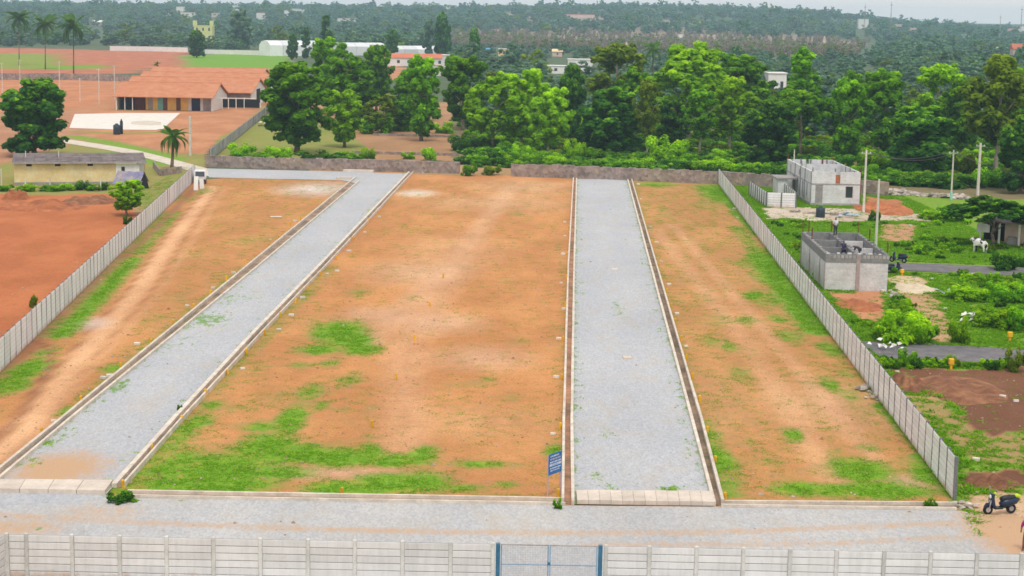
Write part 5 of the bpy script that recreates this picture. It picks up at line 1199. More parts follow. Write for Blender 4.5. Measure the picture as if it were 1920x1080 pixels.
far_house(800, 142, 122, 52, 'low white outbuilding below the red-roofed house', 'white', nwin=3, roofm='pinkwash')
far_house(835, 132, 104, 12, 'narrow white block at the right end of the red-roofed house', 'white', nwin=1, roofm='white')
far_house(1042, 138, 124, 56, 'low white building with flat roof, left of the pair in the middle', 'white', nwin=3)
far_house(1088, 134, 112, 46, 'taller white building of the pair in the middle', 'white', nwin=2)
far_house(1045, 106, 92, 18, 'small pinkish gabled house above the white pair', 'pinkwash', 'gable', 'cream2', 1)
far_house(918, 103, 90, 14, 'small house with blue sheet roof in the middle distance', 'white', 'gable', 'blueroof', 1)
far_house(945, 106, 92, 22, 'small cream house right of the blue roof', 'cream2', nwin=1)
far_house(1456, 155, 138, 34, 'white house peeping over the trees behind the grey house', 'white', nwin=2, D=480)
far_house(1702, 130, 116, 14, 'small pinkish house above the right-hand trees', 'pinkwash', 'gable', 'pinkwash', 1)
far_house(1866, 106, 88, 22, 'small white gabled house near the right edge', 'white', 'gable', 'pinkwash', 1)
far_house(1912, 112, 82, 26, 'reddish gabled house at the right edge', 'pinkwash', 'gable', 'redroof', 1)
def tower(u, base, top, wpx, label):
    p = G(u, base); p.z = float(terrain(p.x, p.y)); H = HT(Vector((p.x, p.y, 0)), top) - p.z; W = wpx / PXM(p)
    o = empty('temple_tower', p); tag(o, label, 'temple', 'far buildings')
    for i in range(6):
        f = 1 - i * .14; m = MB(); m.cbox(-W/2*f, W/2*f, -W/2*f, W/2*f, H*i/6.6, H*(i + .92)/6.6, .2); m.build('tier', M['pinkwash'], o)
    m = MB(); m.tube([(0, 0, H*.9), (0, 0, H)], [W*.12, .05], 8); m.build('finial', M['pinkwash'], o)
tower(1174, 106, 78, 13, 'tapering pinkish temple tower above the flat-crowned tree'); tower(1545, 90, 67, 11, 'tapering pinkish temple tower at the right end of the plantation')
# houses along the horizon, built where the survey shows pale specks
FAR.sort()
for i, (u, b, t, w, c_) in enumerate(FAR):
    D = stand(u, b); p = AT(u, D); z = float(terrain(p.x, D)); o = empty('house', (p.x, D, z)); W = w * D / FPX; H = max((b - t) * D / FPX, 5.0)
    tag(o, '%s distant house on the horizon, %s from the left' % ('pinkish' if c_ == 'pinkwash' else 'white', ordinal(i)), 'house', 'specks of houses on the horizon')
    m = MB(); m.box(-W/2, W/2, 0, 9, -1, H); m.build('wall', M[c_], o); m = MB(); m.box(-W/2 - .3, W/2 + .3, -.3, 9.3, H, H + .4); m.build('roof', M['white' if i % 3 else 'redroof'], o)
# barrel-roofed white sheds
def poly_shed(u0, u1, base, top, label, n=1):
    a, b = G(u0, base), G(u1, base); W = (b - a).length; H = HT(a, top); o = empty('polythene_shed', a, math.atan2((b-a).y, (b-a).x)); tag(o, label, 'shed', 'white polythene sheds')
    for k in range(n):
        m = MB(); prof = [(0, 0), (0, H*.7), (2.5, H*.93), (6, H), (9.5, H*.93), (12, H*.7), (12, 0)]; vs = [(W*k/n + .1, y, z) for y, z in prof] + [(W*(k+1)/n - .1, y, z) for y, z in prof]; c = len(prof)
        m.add(vs, [tuple(range(c)), tuple(range(2*c - 1, c - 1, -1))] + [(i, c + i, c + i + 1, i + 1) for i in range(c - 1)]); m.build('bay', M['polysheet'], o)
poly_shed(506, 604, 105, 76, 'long white polythene shed, leftmost and tallest of the three', 4); poly_shed(640, 724, 104, 80, 'white polythene shed in the middle of the three', 3); poly_shed(734, 832, 107, 86, 'white polythene shed behind the red-roofed house', 4)

# far compound walls and left-hand walls
def plain_wall(px, h, label, mt='white', name='compound_wall'):
    P = gl(px); o = empty(name, P[0]); tag(o, label, 'wall')
    for a, b in zip(P[:-1], P[1:]):
        d = b - a; n = max(1, int(d.length / 12))
        for k in range(n):
            m = MB(); m.m = Matrix.Translation(a.lerp(b, k / n) - P[0]) @ Matrix.Rotation(math.atan2(d.y, d.x), 4, 'Z'); m.box(0, d.length / n - .05, -.12, .12, -.2, h + random.uniform(-.1, .1)); m.build('bay', M[mt], o)
plain_wall([(206, 95), (280, 96), (352, 98)], 2.6, 'white compound wall behind the red field on the left'); plain_wall([(384, 101), (440, 102), (502, 104)], 2.4, 'white compound wall right of the lone dark tree')
stone_wall([(-40, 150), (100, 149), (246, 153)], 2.0, 'long grey field wall crossing the red fields on the left')
precast_wall(G(393, 302), G(508, 208), 6, 'old precast wall climbing away beside the ploughed field', 0, -1)
plain_wall([(288, 314), (300, 330), (340, 324)], .9, 'low brown wall between the yellow shed and the left wall', 'stone')
plain_wall([(700, 254), (860, 258)], .5, 'low terrace wall in the clearing behind the stone wall', 'stone', 'terrace_wall'); plain_wall([(660, 288), (860, 292)], .5, 'nearer low terrace wall in the clearing behind the stone wall', 'stone', 'terrace_wall')

# ================================================================== POLES AND LINES
def utility_pole(u, base, top, label, r=.16, arm=True, foot=None):
    p = G(u, base); h = HT(p, top); o = empty('utility_pole', p); tag(o, label, 'pole', 'utility poles')
    m = MB(); m.tube([(0, 0, -.3), (0, 0, h)], [r, r * .7], 8); m.build('shaft', M['pole'], o)
    if arm:
        m = MB(); m.cbox(-.6, .6, -.06, .06, h - .5, h - .38, .01); m.build('crossarm', M['greywall'], o)
        for x in (-.5, .5): m = MB(); m.tube([(x, 0, h - .38), (x, 0, h - .22)], .05, 6); m.build('insulator', M['white'], o)
    if foot: m = MB(); m.tube([(0, 0, .02), (0, 0, 1.0)], r * 1.25, 8); m.build('painted_foot', M[foot], o)
    return p + Vector((0, 0, h - .22))
T1 = utility_pole(1619, 398, 281, 'tall concrete pole at the right corner of the grey house'); T2 = utility_pole(1783, 375, 281, 'thin concrete pole with turquoise foot by the boulders', .13, True, 'turq'); T3 = utility_pole(1642, 464, 336, 'concrete pole behind the block house with the workers', .15, False); T4 = utility_pole(1833, 366, 268, 'thick concrete pole right of the turquoise-footed pole', .22); utility_pole(1487, 345, 280, 'thin pole rising behind the left side of the grey house', .1, False)
def line(a, b, sag, label):
    m = MB(); pts = [a.lerp(b, i / 14) - Vector((0, 0, sag * 4 * (i/14) * (1 - i/14))) for i in range(15)]; m.tube([p - a for p in pts], .025, 5); o = inst('power_line', m.mesh('power_line', M['cable'])); o.location = a; tag(o, label, 'power line', 'power lines')
line(T1 + Vector((-.5, 0, 0)), T2 + Vector((-.5, 0, 0)), .9, 'left one of the two wires between the house pole and the turquoise-footed pole'); line(T1 + Vector((.5, 0, 0)), T2 + Vector((.5, 0, 0)), 1.1, 'right one of the two wires between the house pole and the turquoise-footed pole'); line(T2, AT(2010, 200, 4.5), .8, 'sagging wire running from the turquoise-footed pole out to the right')
for i, (u, base, top) in enumerate(((5, 186, 112), (38, 175, 100), (112, 180, 108), (150, 190, 146), (186, 196, 128), (215, 186, 122))):
    p = G(u, base); h = min(HT(p, top), 9); o = empty('field_post', p); m = MB(); m.tube([(0, 0, -.2), (.05, 0, h)], [.12, .08], 6); m.build('shaft', M['pole'], o); m = MB(); m.box(-.5, .5, -.05, .05, h - .3, h - .2); m.build('crossarm', M['pole'], o); tag(o, 'thin grey post in the red fields, %s from the left' % ORD[i], 'post', 'posts in the red fields')
for i, (u, v0, v1) in enumerate(((1619, 34, 8), (1668, 36, 4), (1873, 50, 28), (1912, 56, 12))):
    hv = 540 - FPX * math.tan(PITCH) + (u - 960) * math.tan(ROLL); D = 1900; z1 = CAM_H + (hv - v1) * D / FPX; p = AT(u, D); p.z = float(terrain(p.x, D)); o = empty('radio_mast', p); m = MB(); hh = z1 - p.z
    for a in range(3): m.tube([(.9*math.cos(a*2.1), .9*math.sin(a*2.1), -.5), (0, 0, hh)], .16, 4)
    m.build('lattice', M['greywall'], o); m = MB(); m.box(-1.1, 1.1, -.1, .1, hh*.9, hh*.92); m.build('antenna', M['greywall'], o); tag(o, 'thin radio mast on the right-hand skyline, %s from the left' % ORD[i], 'mast', 'masts on the skyline')
for i, (u, v, h) in enumerate(((94, 355, 1.6), (189, 357, 1.6), (48, 356, 1.5), (3, 352, 2.4))):
    o = empty('fence_post', G(u, v)); m = MB(); m.cbox(-.07, .07, -.07, .07, -.1, h, .02); m.build('shaft', M['pole'], o); tag(o, 'grey fence post among weeds before the yellow shed, ' + ('right one', 'rightmost one', 'left one', 'leftmost one')[i], 'post', 'posts before the yellow shed')
utility_pole(357, 292, 218, 'dark leaning trunk-like pole beside the dirt track', .25, False)

# ================================================================== HEAPS AND SMALL THINGS
def heap(u, v, wpx, dm, h, mt, label, name='earth_heap'):
    p = G(u, v); W = wpx / PXM(p); o_ = []; n1, n2 = 26, 16; V = []; random.seed(int(u + v)); ph = [random.uniform(0, 6) for _ in range(6)]
    for j in range(n2 + 1):
        for i in range(n1 + 1):
            x, y = (i / n1 * 2 - 1), (j / n2 * 2 - 1); r = x*x + y*y; k = max(0, 1 - r) ** .8
            z = h * k * (.62 + .2*math.sin(7*x + ph[0]) + .16*math.sin(9*y + 5*x + ph[1]) + .14*math.sin(15*x - 8*y + ph[2])) - .06
            V.append((x*W/2, y*dm/2, z))
    m = MB(); m.add(V, [(j*(n1+1)+i, j*(n1+1)+i+1, (j+1)*(n1+1)+i+1, (j+1)*(n1+1)+i) for j in range(n2) for i in range(n1)]); o = inst(name, m.mesh(name, M[mt], smooth=True), None, p); tag(o, label, 'heap', 'earth heaps'); return o
heap(70, 388, 190, 9, 1.0, 'red_heap', 'long bank of red earth at the back of the ploughed field'); heap(170, 378, 110, 7, .9, 'brown_heap', 'browner end of the earth bank near the tarpaulin shelter'); heap(30, 372, 50, 5, 1.3, 'red_heap', 'small red mound at the left end of the earth bank')
heap(1656, 392, 110, 14, .9, 'red_heap', 'red earth heap right of the grey house'); heap(1608, 572, 92, 7, .4, 'red_heap', 'orange earth heap between the right wall and the block house'); heap(1715, 540, 84, 6, .35, 'sand', 'low spread of pale sand right of the block house'); heap(1700, 720, 70, 6, .7, 'brown_heap', 'dark brown bank beside the right wall'); heap(1800, 730, 170, 9, .5, 'brown_heap', 'broad dark brown ploughed bank on the right'); heap(1860, 905, 110, 3.0, .5, 'brown_heap', 'dark brown bank behind the parked scooter'); heap(1520, 395, 50, 3, .5, 'sand', 'sand pile by the door of the grey house')
def drum(u, v, r, h, label, mt='tank'):
    o = empty('water_tank', G(u, v)); m = MB(); m.tube([(0, 0, 0), (0, 0, h*.06), (0, 0, h*.5), (0, 0, h*.86), (0, 0, h*.97)], [r*.95, r, r*.97, r, r*.55], 16); m.build('body', M[mt], o, smooth=True); m = MB(); m.tube([(0, 0, h*.97), (0, 0, h*1.05)], [r*.4, r*.36], 12); m.build('lid', M[mt], o); tag(o, label, 'tank', 'water tanks')
drum(1538, 407, .55, 1.2, 'dark water drum in front of the grey house'); drum(219, 252, .65, 1.9, 'dark tank on the edge of the cement yard'); drum(228, 251, .28, 2.6, 'slim dark cylinder beside the dark tank')
def scraps(u, v, n, spread, mt, label, size=.5):
    o = empty('scrap_heap', G(u, v)); tag(o, label, 'scraps', 'scattered scraps')
    for i in range(n):
        m = MB(); s = random.uniform(.5, 1.2) * size; m.m = Matrix.Translation((random.gauss(0, spread), random.gauss(0, spread*1.2), random.uniform(.05, .5))) @ Matrix.Rotation(random.uniform(0, 6), 4, 'Z') @ Matrix.Rotation(random.uniform(-.6, .6), 4, 'X'); m.add([(-s, -s*.6, 0), (s*.8, -s*.7, .1), (s, s*.6, 0), (-s*.7, s*.7, .12), (0, 0, .2)], [(0, 1, 4), (1, 2, 4), (2, 3, 4), (3, 0, 4)]); m.build('sheet', M[mt], o)
M['bluesheet'] = mat('pale_blue_plastic', (.34, .44, .52), .5, .2, 2)
scraps(1832, 602, 16, .7, 'white', 'heap of white plastic scraps in the right-hand scrub', .3); scraps(1783, 556, 10, .5, 'bluesheet', 'crumpled pale blue sheet in the right-hand scrub', .5); scraps(1590, 406, 8, .8, 'bluesheet', 'pale blue sheets lying before the grey house', .5); scraps(1660, 655, 10, .6, 'white', 'pale scraps where the asphalt road meets the right wall', .24); scraps(250, 200, 14, 1.4, 'white', 'white sacks heaped in front of the tiled shed', .7); scraps(497, 236, 6, 1.5, 'white', 'white scraps beside the old precast wall', .6)
def yellow_thing(u, v, h, label):
    o = empty('yellow_post', G(u, v)); m = MB(); m.cbox(-.08, .08, -.08, .08, 0, h*.5, .02); m.build('shaft', M['yellow'], o); m = MB(); m.cbox(-.17, .17, -.14, .14, h*.5, h, .04); m.build('head', M['yellow'], o); tag(o, label, 'post', 'yellow posts on the right')
yellow_thing(1783, 693, .75, 'yellow capped post on the near verge of the asphalt road'); yellow_thing(1893, 640, .7, 'yellow capped post beyond the asphalt road'); yellow_thing(1691, 517, .6, 'yellow capped post by the narrow road behind the block house')

def mini_truck():
    p = G(376, 343); o = empty('mini_truck', p, R(-82)); tag(o, 'small white truck parked at the far end of the left wall', 'truck')
    m = MB(); prof = [(1.55, .45), (1.62, .95), (1.25, 1.72), (.25, 1.8), (.2, .45)]
    m.add([(x, -.72, z) for x, z in prof] + [(x, .72, z) for x, z in prof], [(0, 1, 2, 3, 4), (9, 8, 7, 6, 5)] + [(i, 5 + i, 5 + (i+1) % 5, (i+1) % 5) for i in range(5)]); m.build('cab', M['paint_white'], o)
    m = MB(); m.add([(1.63, -.62, 1.0), (1.63, .62, 1.0), (1.31, .6, 1.64), (1.31, -.6, 1.64)], [(0, 1, 2, 3)]); m.build('windscreen', M['glass'], o)
    m = MB(); m.box(-1.7, .18, -.74, .74, .55, .62); m.box(-1.7, .15, -.76, -.72, .62, 1.0); m.box(-1.7, .15, .72, .76, .62, 1.0); m.box(-1.74, -1.7, -.76, .76, .62, 1.0); m.build('load_bed', M['paint_white'], o)
    m = MB(); m.box(-1.6, 1.4, -.5, .5, .34, .5); m.build('chassis', M['black_plastic'], o); m = MB(); m.cbox(1.6, 1.72, -.72, .72, .38, .6, .03); m.build('bumper', M['black_plastic'], o)
    for x in (-1.05, 1.0):
        for y in (-.66, .66): w_ = MB(); w_.wheel((x, y, .3), .3, .18); w_ = w_.build('wheel', M['rubber'], o); h_ = MB(); h_.wheel((x, y * 1.06, .3), .15, .12); h_.build('rim', M['steel'], w_)
    for y in (-.52, .52): m = MB(); m.cbox(1.58, 1.64, y - .12, y + .12, .72, .88, .02); m.build('headlight', M['signwhite'], o)
mini_truck()
for i, (u, v, h) in enumerate(((367, 357, 1.8), (379, 354, 1.3))):
    b = MB(); b.cbox(-.28, .28, -.06, .06, 0, h, .02); o = inst('upright_slab', b.mesh('slab', M['white']), None, G(u, v), (-.2, random.uniform(-.1, .1), .1)); tag(o, ('taller', 'shorter')[i] + ' white upright slab in front of the small white truck', 'slab')

def scooter(p, rz, label, accent=True):
    o = empty('scooter', p, rz); tag(o, label, 'scooter', 'parked two-wheelers')
    for x, r in ((.62, .235), (-.58, .235)):
        w_ = MB(); w_.wheel((x, 0, r), r, .11, 20); w_ = w_.build('wheel', M['rubber'], o); h_ = MB(); h_.wheel((x, 0, r), r*.55, .12, 14); h_.build('rim', M['greywall'], w_)
    m = MB(); m.tube([(.62, .08, .24), (.56, .08, .5), (.46, .05, .78)], .03, 8); m.tube([(.62, -.08, .24), (.56, -.08, .5), (.46, -.05, .78)], .03, 8); m.build('fork', M['steel'], o)
    m = MB(); m.tube([(.82, 0, .36), (.7, 0, .49), (.5, 0, .5), (.38, 0, .4)], [.05, .09, .09, .05], 10); m.build('front_mudguard', M['navy'], o)
    m = MB(); prof = [(.34, .34), (.5, .5), (.52, .8), (.44, 1.0), (.36, 1.0), (.4, .8), (.34, .5), (.26, .36)]; k = len(prof); wv = [.2, .2, .19, .12, .12, .17, .18, .18]
    m.add([(x, -wv[i], z) for i, (x, z) in enumerate(prof)] + [(x, wv[i], z) for i, (x, z) in enumerate(prof)], [tuple(range(k)), tuple(range(2*k-1, k-1, -1))] + [(i, k+i, k+(i+1) % k, (i+1) % k) for i in range(k)]); m.build('front_shield', M['navy'], o)
    m = MB(); m.cbox(-.1, .34, -.17, .17, .27, .35, .03); m.build('footboard', M['black_plastic'], o)
    m = MB(); m.tube([(-.02, 0, .42), (-.2, 0, .52), (-.5, 0, .56), (-.8, 0, .62), (-.95, 0, .66)], [.14, .2, .21, .17, .06], 12); m.build('rear_body', M['navy'], o, smooth=True)
    m = MB(); m.tube([(.0, 0, .70), (-.15, 0, .74), (-.45, 0, .76), (-.78, 0, .80)], [.1, .14, .15, .09], 10); m.build('seat', M['black_plastic'], o, smooth=True)
    m = MB(); m.tube([(.38, -.34, 1.02), (.42, -.12, .98), (.44, 0, .98), (.42, .12, .98), (.38, .34, 1.02)], .018, 8); hb = m.build('handlebar', M['black_plastic'], o)
    for s in (-1, 1):
        m = MB(); m.tube([(.42, s*.26, 1.01), (.42, s*.32, 1.2)], .008, 6); m.cbox(.40, .43, s*.32 - .07, s*.32 + .07, 1.18, 1.28, .01); m.build('mirror', M['steel'], hb)
    m = MB(); m.tube([(.53, 0, .86), (.56, 0, .86)], [.1, .08], 12); m.build('headlight', M['signwhite'], o); m = MB(); m.cbox(-.97, -.92, -.1, .1, .6, .7, .01); m.build('tail_light', M['redroof'], o)
    m = MB(); m.tube([(-.2, -.2, .22), (-.5, -.2, .24), (-.85, -.2, .32)], [.03, .05, .055], 10); m.build('exhaust', M['steel'], o)
    if accent:
        m = MB(); m.tube([(-.7, 0, .8), (-.86, 0, .84), (-.98, 0, .78), (-1.0, 0, .66), (-.93, 0, .58)], [.08, .11, .1, .08, .05], 10); m.build('yellow_green_cover', M['hivis'], o, smooth=True); m = MB(); m.tube([(.3, .0, .86), (.28, 0, 1.05)], [.08, .06], 8); m.build('yellow_green_cloth', M['hivis'], o)
    return o
a, b = G(1895, 961), G(1853, 966); dd = b - a
scooter((a + b) / 2, math.atan2(dd.y, dd.x) - .15, 'dark scooter with yellow-green cover parked at the right end of the front road')
scooter(G(1684, 492), 2.6, 'dark two-wheeler standing beside the roofless block house', False); scooter(G(1676, 512), .4, 'dark two-wheeler lower down beside the narrow road', False)

# ================================================================== PEOPLE AND CATTLE
def skin(name, joints, edges, radii, mt, parent, sub=1, root=0):
    me = bpy.data.meshes.new(name); me.from_pydata(joints, edges, []); me.materials.append(mt); o = inst(name, me, parent); md = o.modifiers.new('skin', 'SKIN'); md.use_smooth_shade = True
    for i, r in enumerate(radii): me.skin_vertices[0].data[i].radius = (r, r) if not hasattr(r, '__len__') else r
    me.skin_vertices[0].data[root].use_root = True; s_ = o.modifiers.new('sub', 'SUBSURF'); s_.levels = sub; s_.render_levels = sub; return o
def person(p, rz, label, top, legs, h=1.66, pose='stand', skirt=False):
    o = empty('person', p, rz); tag(o, label, 'person'); k = h / 1.7
    hip, ch, nk, hd = Vector((0, 0, .92)), Vector((0, 0, 1.3)), Vector((0, 0, 1.46)), Vector((0, .02, 1.58))
    la, ra = [Vector((-.19, 0, 1.40)), Vector((-.26, .03, 1.12)), Vector((-.24, .16, .90))], [Vector((.19, 0, 1.40)), Vector((.27, .02, 1.12)), Vector((.26, .12, .88))]
    if pose == 'bend': ch, nk, hd = Vector((0, .30, 1.12)), Vector((0, .44, 1.14)), Vector((0, .56, 1.10)); la = [Vector((-.19, .40, 1.10)), Vector((-.22, .46, .80)), Vector((-.18, .52, .52))]; ra = [Vector((.19, .40, 1.10)), Vector((.24, .46, .80)), Vector((.2, .56, .54))]
    if pose == 'reach': ra = [Vector((.19, 0, 1.40)), Vector((.3, .2, 1.28)), Vector((.26, .42, 1.22))]
    ll, rl = [Vector((-.10, 0, .88)), Vector((-.12, .02, .48)), Vector((-.13, -.02, .08)), Vector((-.14, .13, .03))], [Vector((.10, 0, .88)), Vector((.13, .05, .48)), Vector((.15, .02, .08)), Vector((.16, .17, .03))]
    J = [hip, ch, nk, hd, hd + (hd - nk).normalized() * .12] + la + ra + ll + rl; J = [tuple(v * k) for v in J]
    E = [(0, 1), (1, 2), (2, 3), (3, 4), (1, 5), (5, 6), (6, 7), (1, 8), (8, 9), (9, 10), (0, 11), (11, 12), (12, 13), (13, 14), (0, 15), (15, 16), (16, 17), (17, 18)]
    rd = [.13, .14, .055, .095, .075, .06, .042, .034, .06, .042, .034, .09, .062, .042, .034, .09, .062, .042, .034]
    skin('body', J, E, [r * k for r in rd], M['skin'], o)
    skin('shirt', J[:3] + [J[5], J[6], J[8], J[9]], [(0, 1), (1, 2), (1, 3), (3, 4), (1, 5), (5, 6)], [r * k for r in (.155, .165, .075, .082, .06, .082, .06)], M[top], o)
    if skirt: skin('skirt', [J[0], (0, 0, .5*k), (0, .02, .12*k)], [(0, 1), (1, 2)], [.17*k, .19*k, .23*k], M[top], o)
    else: skin('trousers', [J[0], J[11], J[12], J[13], J[15], J[16], J[17]], [(0, 1), (1, 2), (2, 3), (0, 4), (4, 5), (5, 6)], [r * k for r in (.15, .105, .078, .06, .105, .078, .06)], M[legs], o)
    hv = Vector(J[4]); hn = Vector(J[3]); skin('hair', [tuple(hn + (hv - hn) * .55 + Vector((0, -.03, 0))), tuple(hv + Vector((0, -.02, .015)))], [(0, 1)], [.098*k, .08*k], M['hair'], o)
    for s in (-1, 1):
        ee = hn + Vector((s * .035, .088, .02)) * k; m = MB(); m.tube([ee, ee + Vector((0, .012, 0))], [.012*k, .008*k], 6); m.build('eye', M['hair'], o)
    return o
def on_house(x, y, z): return BH.matrix_basis @ Vector((x, y, z))
bpy.context.view_layer.update()
person(on_house(2.72, 12.6, BHH), .4, 'worker in white shirt and dark trousers standing on the far wall top', 'c_white', 'c_grey', 1.68)
person(on_house(2.2, 4.5, 2.05), 2.4, 'worker in dark blue clothes standing inside the roofless block house', 'c_navy', 'c_navy', 1.66, 'reach')
person(on_house(3.7, 5.0, 2.05), 1.2, 'worker in dark clothes bending over inside the roofless block house', 'c_grey', 'c_grey', 1.66, 'bend')
person(G(1924, 1034), 2.6, 'person in magenta clothes at the right edge of the front road', 'c_pink', 'c_pink', 1.6, 'stand', True)
def cow(p, rz, label):
    o = empty('cow', p, rz); tag(o, label, 'cow')
    k = NT('cow_hide'); n = k.noise(k.pos(obj=True), 1.6, 2, .4); M['cow'] = k.out(k.mix(k.ramp(n, .50, .54), (.72, .69, .66), (.02, .02, .02)), .8)
    J = [(-.62, 0, 1.12), (0, 0, 1.08), (.5, 0, 1.14), (.78, 0, 1.3), (.98, 0, 1.3), (1.22, 0, 1.14)]; E = [(0, 1), (1, 2), (2, 3), (3, 4), (4, 5)]; rd = [.3, .35, .32, .2, .14, .08]
    for x, b in ((-.62, 0), (.5, 2)):
        for s in (-1, 1):
            i = len(J)
            if b == 0: J += [(x + .04, s*.2, .78), (x - .10, s*.21, .42), (x - .04, s*.21, .04)]
            else: J += [(x + .02, s*.18, .74), (x, s*.19, .4), (x + .02, s*.19, .04)]
            E += [(b, i), (i, i + 1), (i + 1, i + 2)]; rd += [.14, .075, .055]
    i = len(J); J += [(-.95, 0, 1.0), (-1.0, 0, .55)]; E += [(0, i), (i, i + 1)]; rd += [.04, .03]
    skin('body', J, E, rd, M['cow'], o, root=1)
    for s in (-1, 1): m = MB(); m.tube([(.98, s*.1, 1.42), (1.0, s*.2, 1.5), (1.02, s*.18, 1.6)], [.03, .025, .008], 6); m.build('horn', M['sand'], o); m = MB(); m.tube([(.94, s*.12, 1.38), (.9, s*.3, 1.34)], [.05, .02], 6); m.build('ear', M['cow'], o)
cow(G(1836, 474), 2.2, 'black and white cow standing before the small cattle shed')
def cattle_shed():
    a, b = G(1838, 456), G(1925, 462); d = b - a; W = d.length + 3; o = empty('cattle_shed', a, math.atan2(d.y, d.x)); tag(o, 'small open cattle shed with pale posts under the dark tree', 'shed')
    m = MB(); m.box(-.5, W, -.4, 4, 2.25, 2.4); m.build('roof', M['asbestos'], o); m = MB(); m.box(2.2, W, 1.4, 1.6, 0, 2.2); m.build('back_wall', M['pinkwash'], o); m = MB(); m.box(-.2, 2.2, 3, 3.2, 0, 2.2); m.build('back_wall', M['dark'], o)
    m = MB(); m.box(-.4, .9, -.2, -.15, 1.2, 2.1); m.build('hanging_sheet', M['white'], o)
    for x in (.0, 1.9, 3.9, 6.2): m = MB(); m.cbox(x - .1, x + .1, -.3, -.1, 0, 2.25, .02); m.build('post', M['white'], o)
    m = MB(); m.cbox(2.6, 3.6, .4, 1.1, 0, .8, .1); m.build('trough', M['greywall'], o)
cattle_shed()

# ================================================================== GRASS AND WEEDS (stuff)
def blades(name, P, size, label, mt='blade', per=5):
    n = len(P); k = per; base = np.repeat(P, k, 0) + np.concatenate([rng.normal(0, .07, (n*k, 2)), np.zeros((n*k, 1))], 1); s = np.repeat(size, k) * rng.uniform(.6, 1.25, n*k)
    a = rng.uniform(0, 6.28, n*k); w = np.stack([np.cos(a), np.sin(a), np.zeros(n*k)], -1) * (s * .22)[:, None]; lean = np.concatenate([rng.normal(0, .8, (n*k, 2)) * s[:, None], s[:, None] * .55], 1)
    V = np.stack([base - w, base + w, base + lean], 1).reshape(-1, 3); tone = np.clip(rng.normal(.5, .2, n*k), 0, 1)
    o = inst(name, np_mesh(name, V, np.arange(3*n*k).reshape(-1, 3), M[mt], {'tone': ('FLOAT', 'FACE', tone)})); tag(o, label, kind='stuff')
rng = np.random.default_rng(31)
# candidate points on the fine part of the ground sheet, kept where the grass grows densely
ix = np.where((gx > -48) & (gx < 52))[0]; iy = np.where((gy > 66) & (gy < 235))[0]
def sample_grass(n):
    i = rng.uniform(ix[0], ix[-1], n); j = rng.uniform(iy[0], iy[-1] ** 1.0, n); i0 = i.astype(int); j0 = j.astype(int); fi, fj = i - i0, j - j0
    g = grass[j0, i0]*(1-fi)*(1-fj) + grass[j0, np.minimum(i0+1, nx-1)]*fi*(1-fj) + grass[np.minimum(j0+1, ny-1), i0]*(1-fi)*fj + grass[np.minimum(j0+1, ny-1), np.minimum(i0+1, nx-1)]*fi*fj
    return np.interp(i, np.arange(nx), gx), np.interp(j, np.arange(ny), gy), g
X_, Y_, g_ = sample_grass(1400000)
nz = .5 + .25*np.sin(X_*2.1 + np.sin(Y_*1.3)*2) * np.sin(Y_*1.7 + np.sin(X_*.9)*2) + rng.normal(0, .14, len(X_))
kp = (g_ + (nz - .5) * 2.2 + rng.normal(0, .12, len(g_)) > .79) & (np.abs(X_ / Y_) < .33)
X_, Y_, g_ = X_[kp], Y_[kp], g_[kp]
sel = rng.random(len(X_)) < np.clip(190000 / max(len(X_), 1), 0, 1); X_, Y_, g_ = X_[sel], Y_[sel], g_[sel]
# not on the roads
for px in ([(-60, 952), (0, 900), (130, 790), (485, 500), (673, 341), (767, 324), (599, 500), (480, 622), (325, 790), (190, 938)], [(1074, 960), (1072, 790), (1081, 336), (1176, 336), (1297, 790), (1339, 960)], [(-400, 925), (240, 926), (1060, 941), (1800, 950), (2000, 1300), (-400, 1300)], [(1612, 640), (1920, 656), (2400, 690), (2400, 722), (1920, 686), (1652, 673)], [(1655, 488), (1760, 493), (1920, 500), (2300, 517), (2300, 538), (1920, 520), (1760, 514), (1660, 508)]):
    k2 = ~pip(X_, Y_, wpoly(px)); X_, Y_, g_ = X_[k2], Y_[k2], g_[k2]
rough = pip(X_, Y_, wpoly([(1347, 345), (1480, 338), (2600, 395), (2600, 1300), (2000, 1300), (1788, 937)]))
blades('grass', np.stack([X_, Y_, np.full(len(X_), -.02)], -1), (.05 + .05 * np.clip(g_, 0, 1.1)) * np.where(rough, rng.uniform(1.2, 3.6, len(X_)), 1), 'short bright grass growing in patches over the plots')
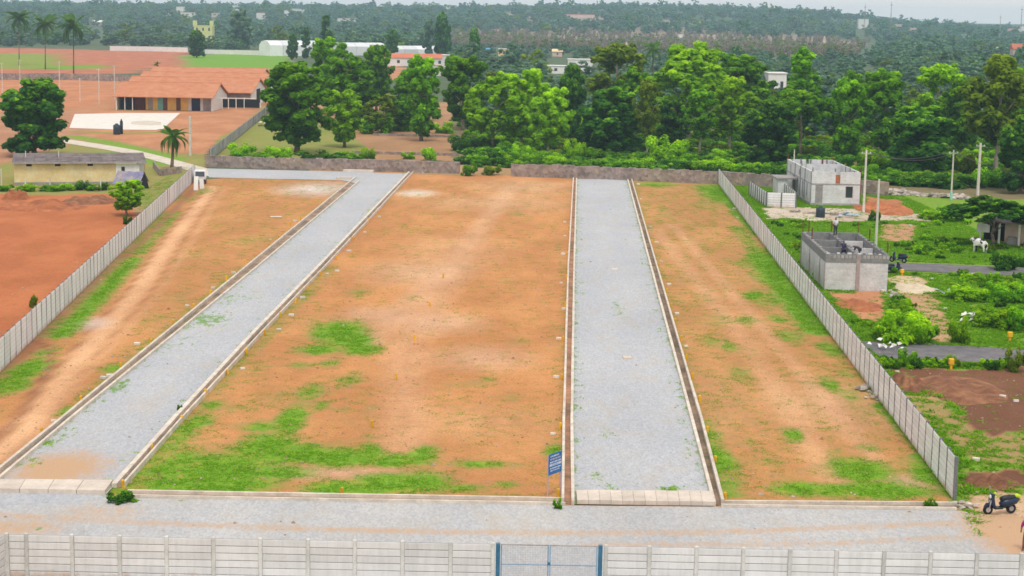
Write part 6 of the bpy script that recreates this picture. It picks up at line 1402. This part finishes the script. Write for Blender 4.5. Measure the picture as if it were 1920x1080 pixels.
# clods and pebbles lying over plots and roads
def pebbles():
    r = np.random.default_rng(41); n = 9000; X = r.uniform(-40, 46, n); Y = 72 + 165 * r.random(n) ** 1.3; k = np.abs(X / Y) < .31; X, Y = X[k], Y[k]; n = len(X); s = r.uniform(.02, .075, n) * np.where(r.random(n) < .05, 2.0, 1)
    oct_ = np.array([(1, 0, 0), (0, 1, 0), (-1, 0, 0), (0, -1, 0), (0, 0, .8)]); V = np.stack([X, Y, np.full(n, -.005)], -1)[:, None] + oct_[None] * s[:, None, None] * r.uniform(.6, 1.4, (n, 5, 1)); f = np.array([(0, 1, 4), (1, 2, 4), (2, 3, 4), (3, 0, 4)])
    o = inst('loose_stones', np_mesh('loose_stones', V.reshape(-1, 3), (f[None] + np.arange(n)[:, None, None] * 5).reshape(-1, 3), M['pebble'])); tag(o, 'small clods and pebbles scattered over the bare plots', kind='stuff')
M['pebble'] = mat('clod', (.34, .19, .10), .95, .5, .8, c2=(.52, .42, .33)); pebbles()
# weeds along the gravel edges
P_ = []
for ln, side in ((LI, 1), (RI, -1), (CLI, 1), (CRI, -1)):
    pts = dense(gl(ln), 1.0)
    for a in pts:
        if random.random() < .3:
            for _ in range(random.choice((2, 3, 6))): P_.append((a.x + side * random.uniform(.15, .8), a.y + random.uniform(-.4, .4), .03))
for (u, v, a, b, n) in ((390, 600, 45, 14, 60), (300, 650, 40, 16, 30), (440, 560, 40, 18, 40), (226, 727, 8, 12, 26), (92, 832, 16, 8, 26), (62, 866, 22, 8, 20), (1160, 585, 10, 18, 16), (1258, 919, 18, 4, 60), (1120, 895, 14, 8, 14), (1145, 914, 16, 6, 18), (1140, 815, 16, 8, 10), (480, 560, 30, 8, 16), (1290, 840, 6, 20, 16), (560, 470, 30, 14, 16), (1085, 600, 4, 60, 16)):
    for _ in range(n): q = G(u + random.gauss(0, a * .5), v + random.gauss(0, b * .5)); P_.append((q.x, q.y, .03))
P_ = np.array(P_); blades('gravel_weeds', P_, rng.uniform(.05, .13, len(P_)), 'small weeds along the edges of the gravel roads', 'leaf_lime')

# ================================================================== HAZE
def haze():
    b = MB(); b.box(-3100, 3100, -70, 4700, -1.1, 62); m = bpy.data.materials.new('haze_air'); m.use_nodes = True; t = m.node_tree; t.nodes.clear()
    o_ = t.nodes.new('ShaderNodeOutputMaterial'); v = t.nodes.new('ShaderNodeVolumePrincipled'); v.inputs['Color'].default_value = (.52, .77, 1.0, 1); v.inputs['Density'].default_value = HAZE_D; v.inputs['Anisotropy'].default_value = 0.0
    t.links.new(v.outputs[0], o_.inputs['Volume']); h = b.build('haze', m); tag(h, kind='stuff')
HAZE_D = .00016
haze()
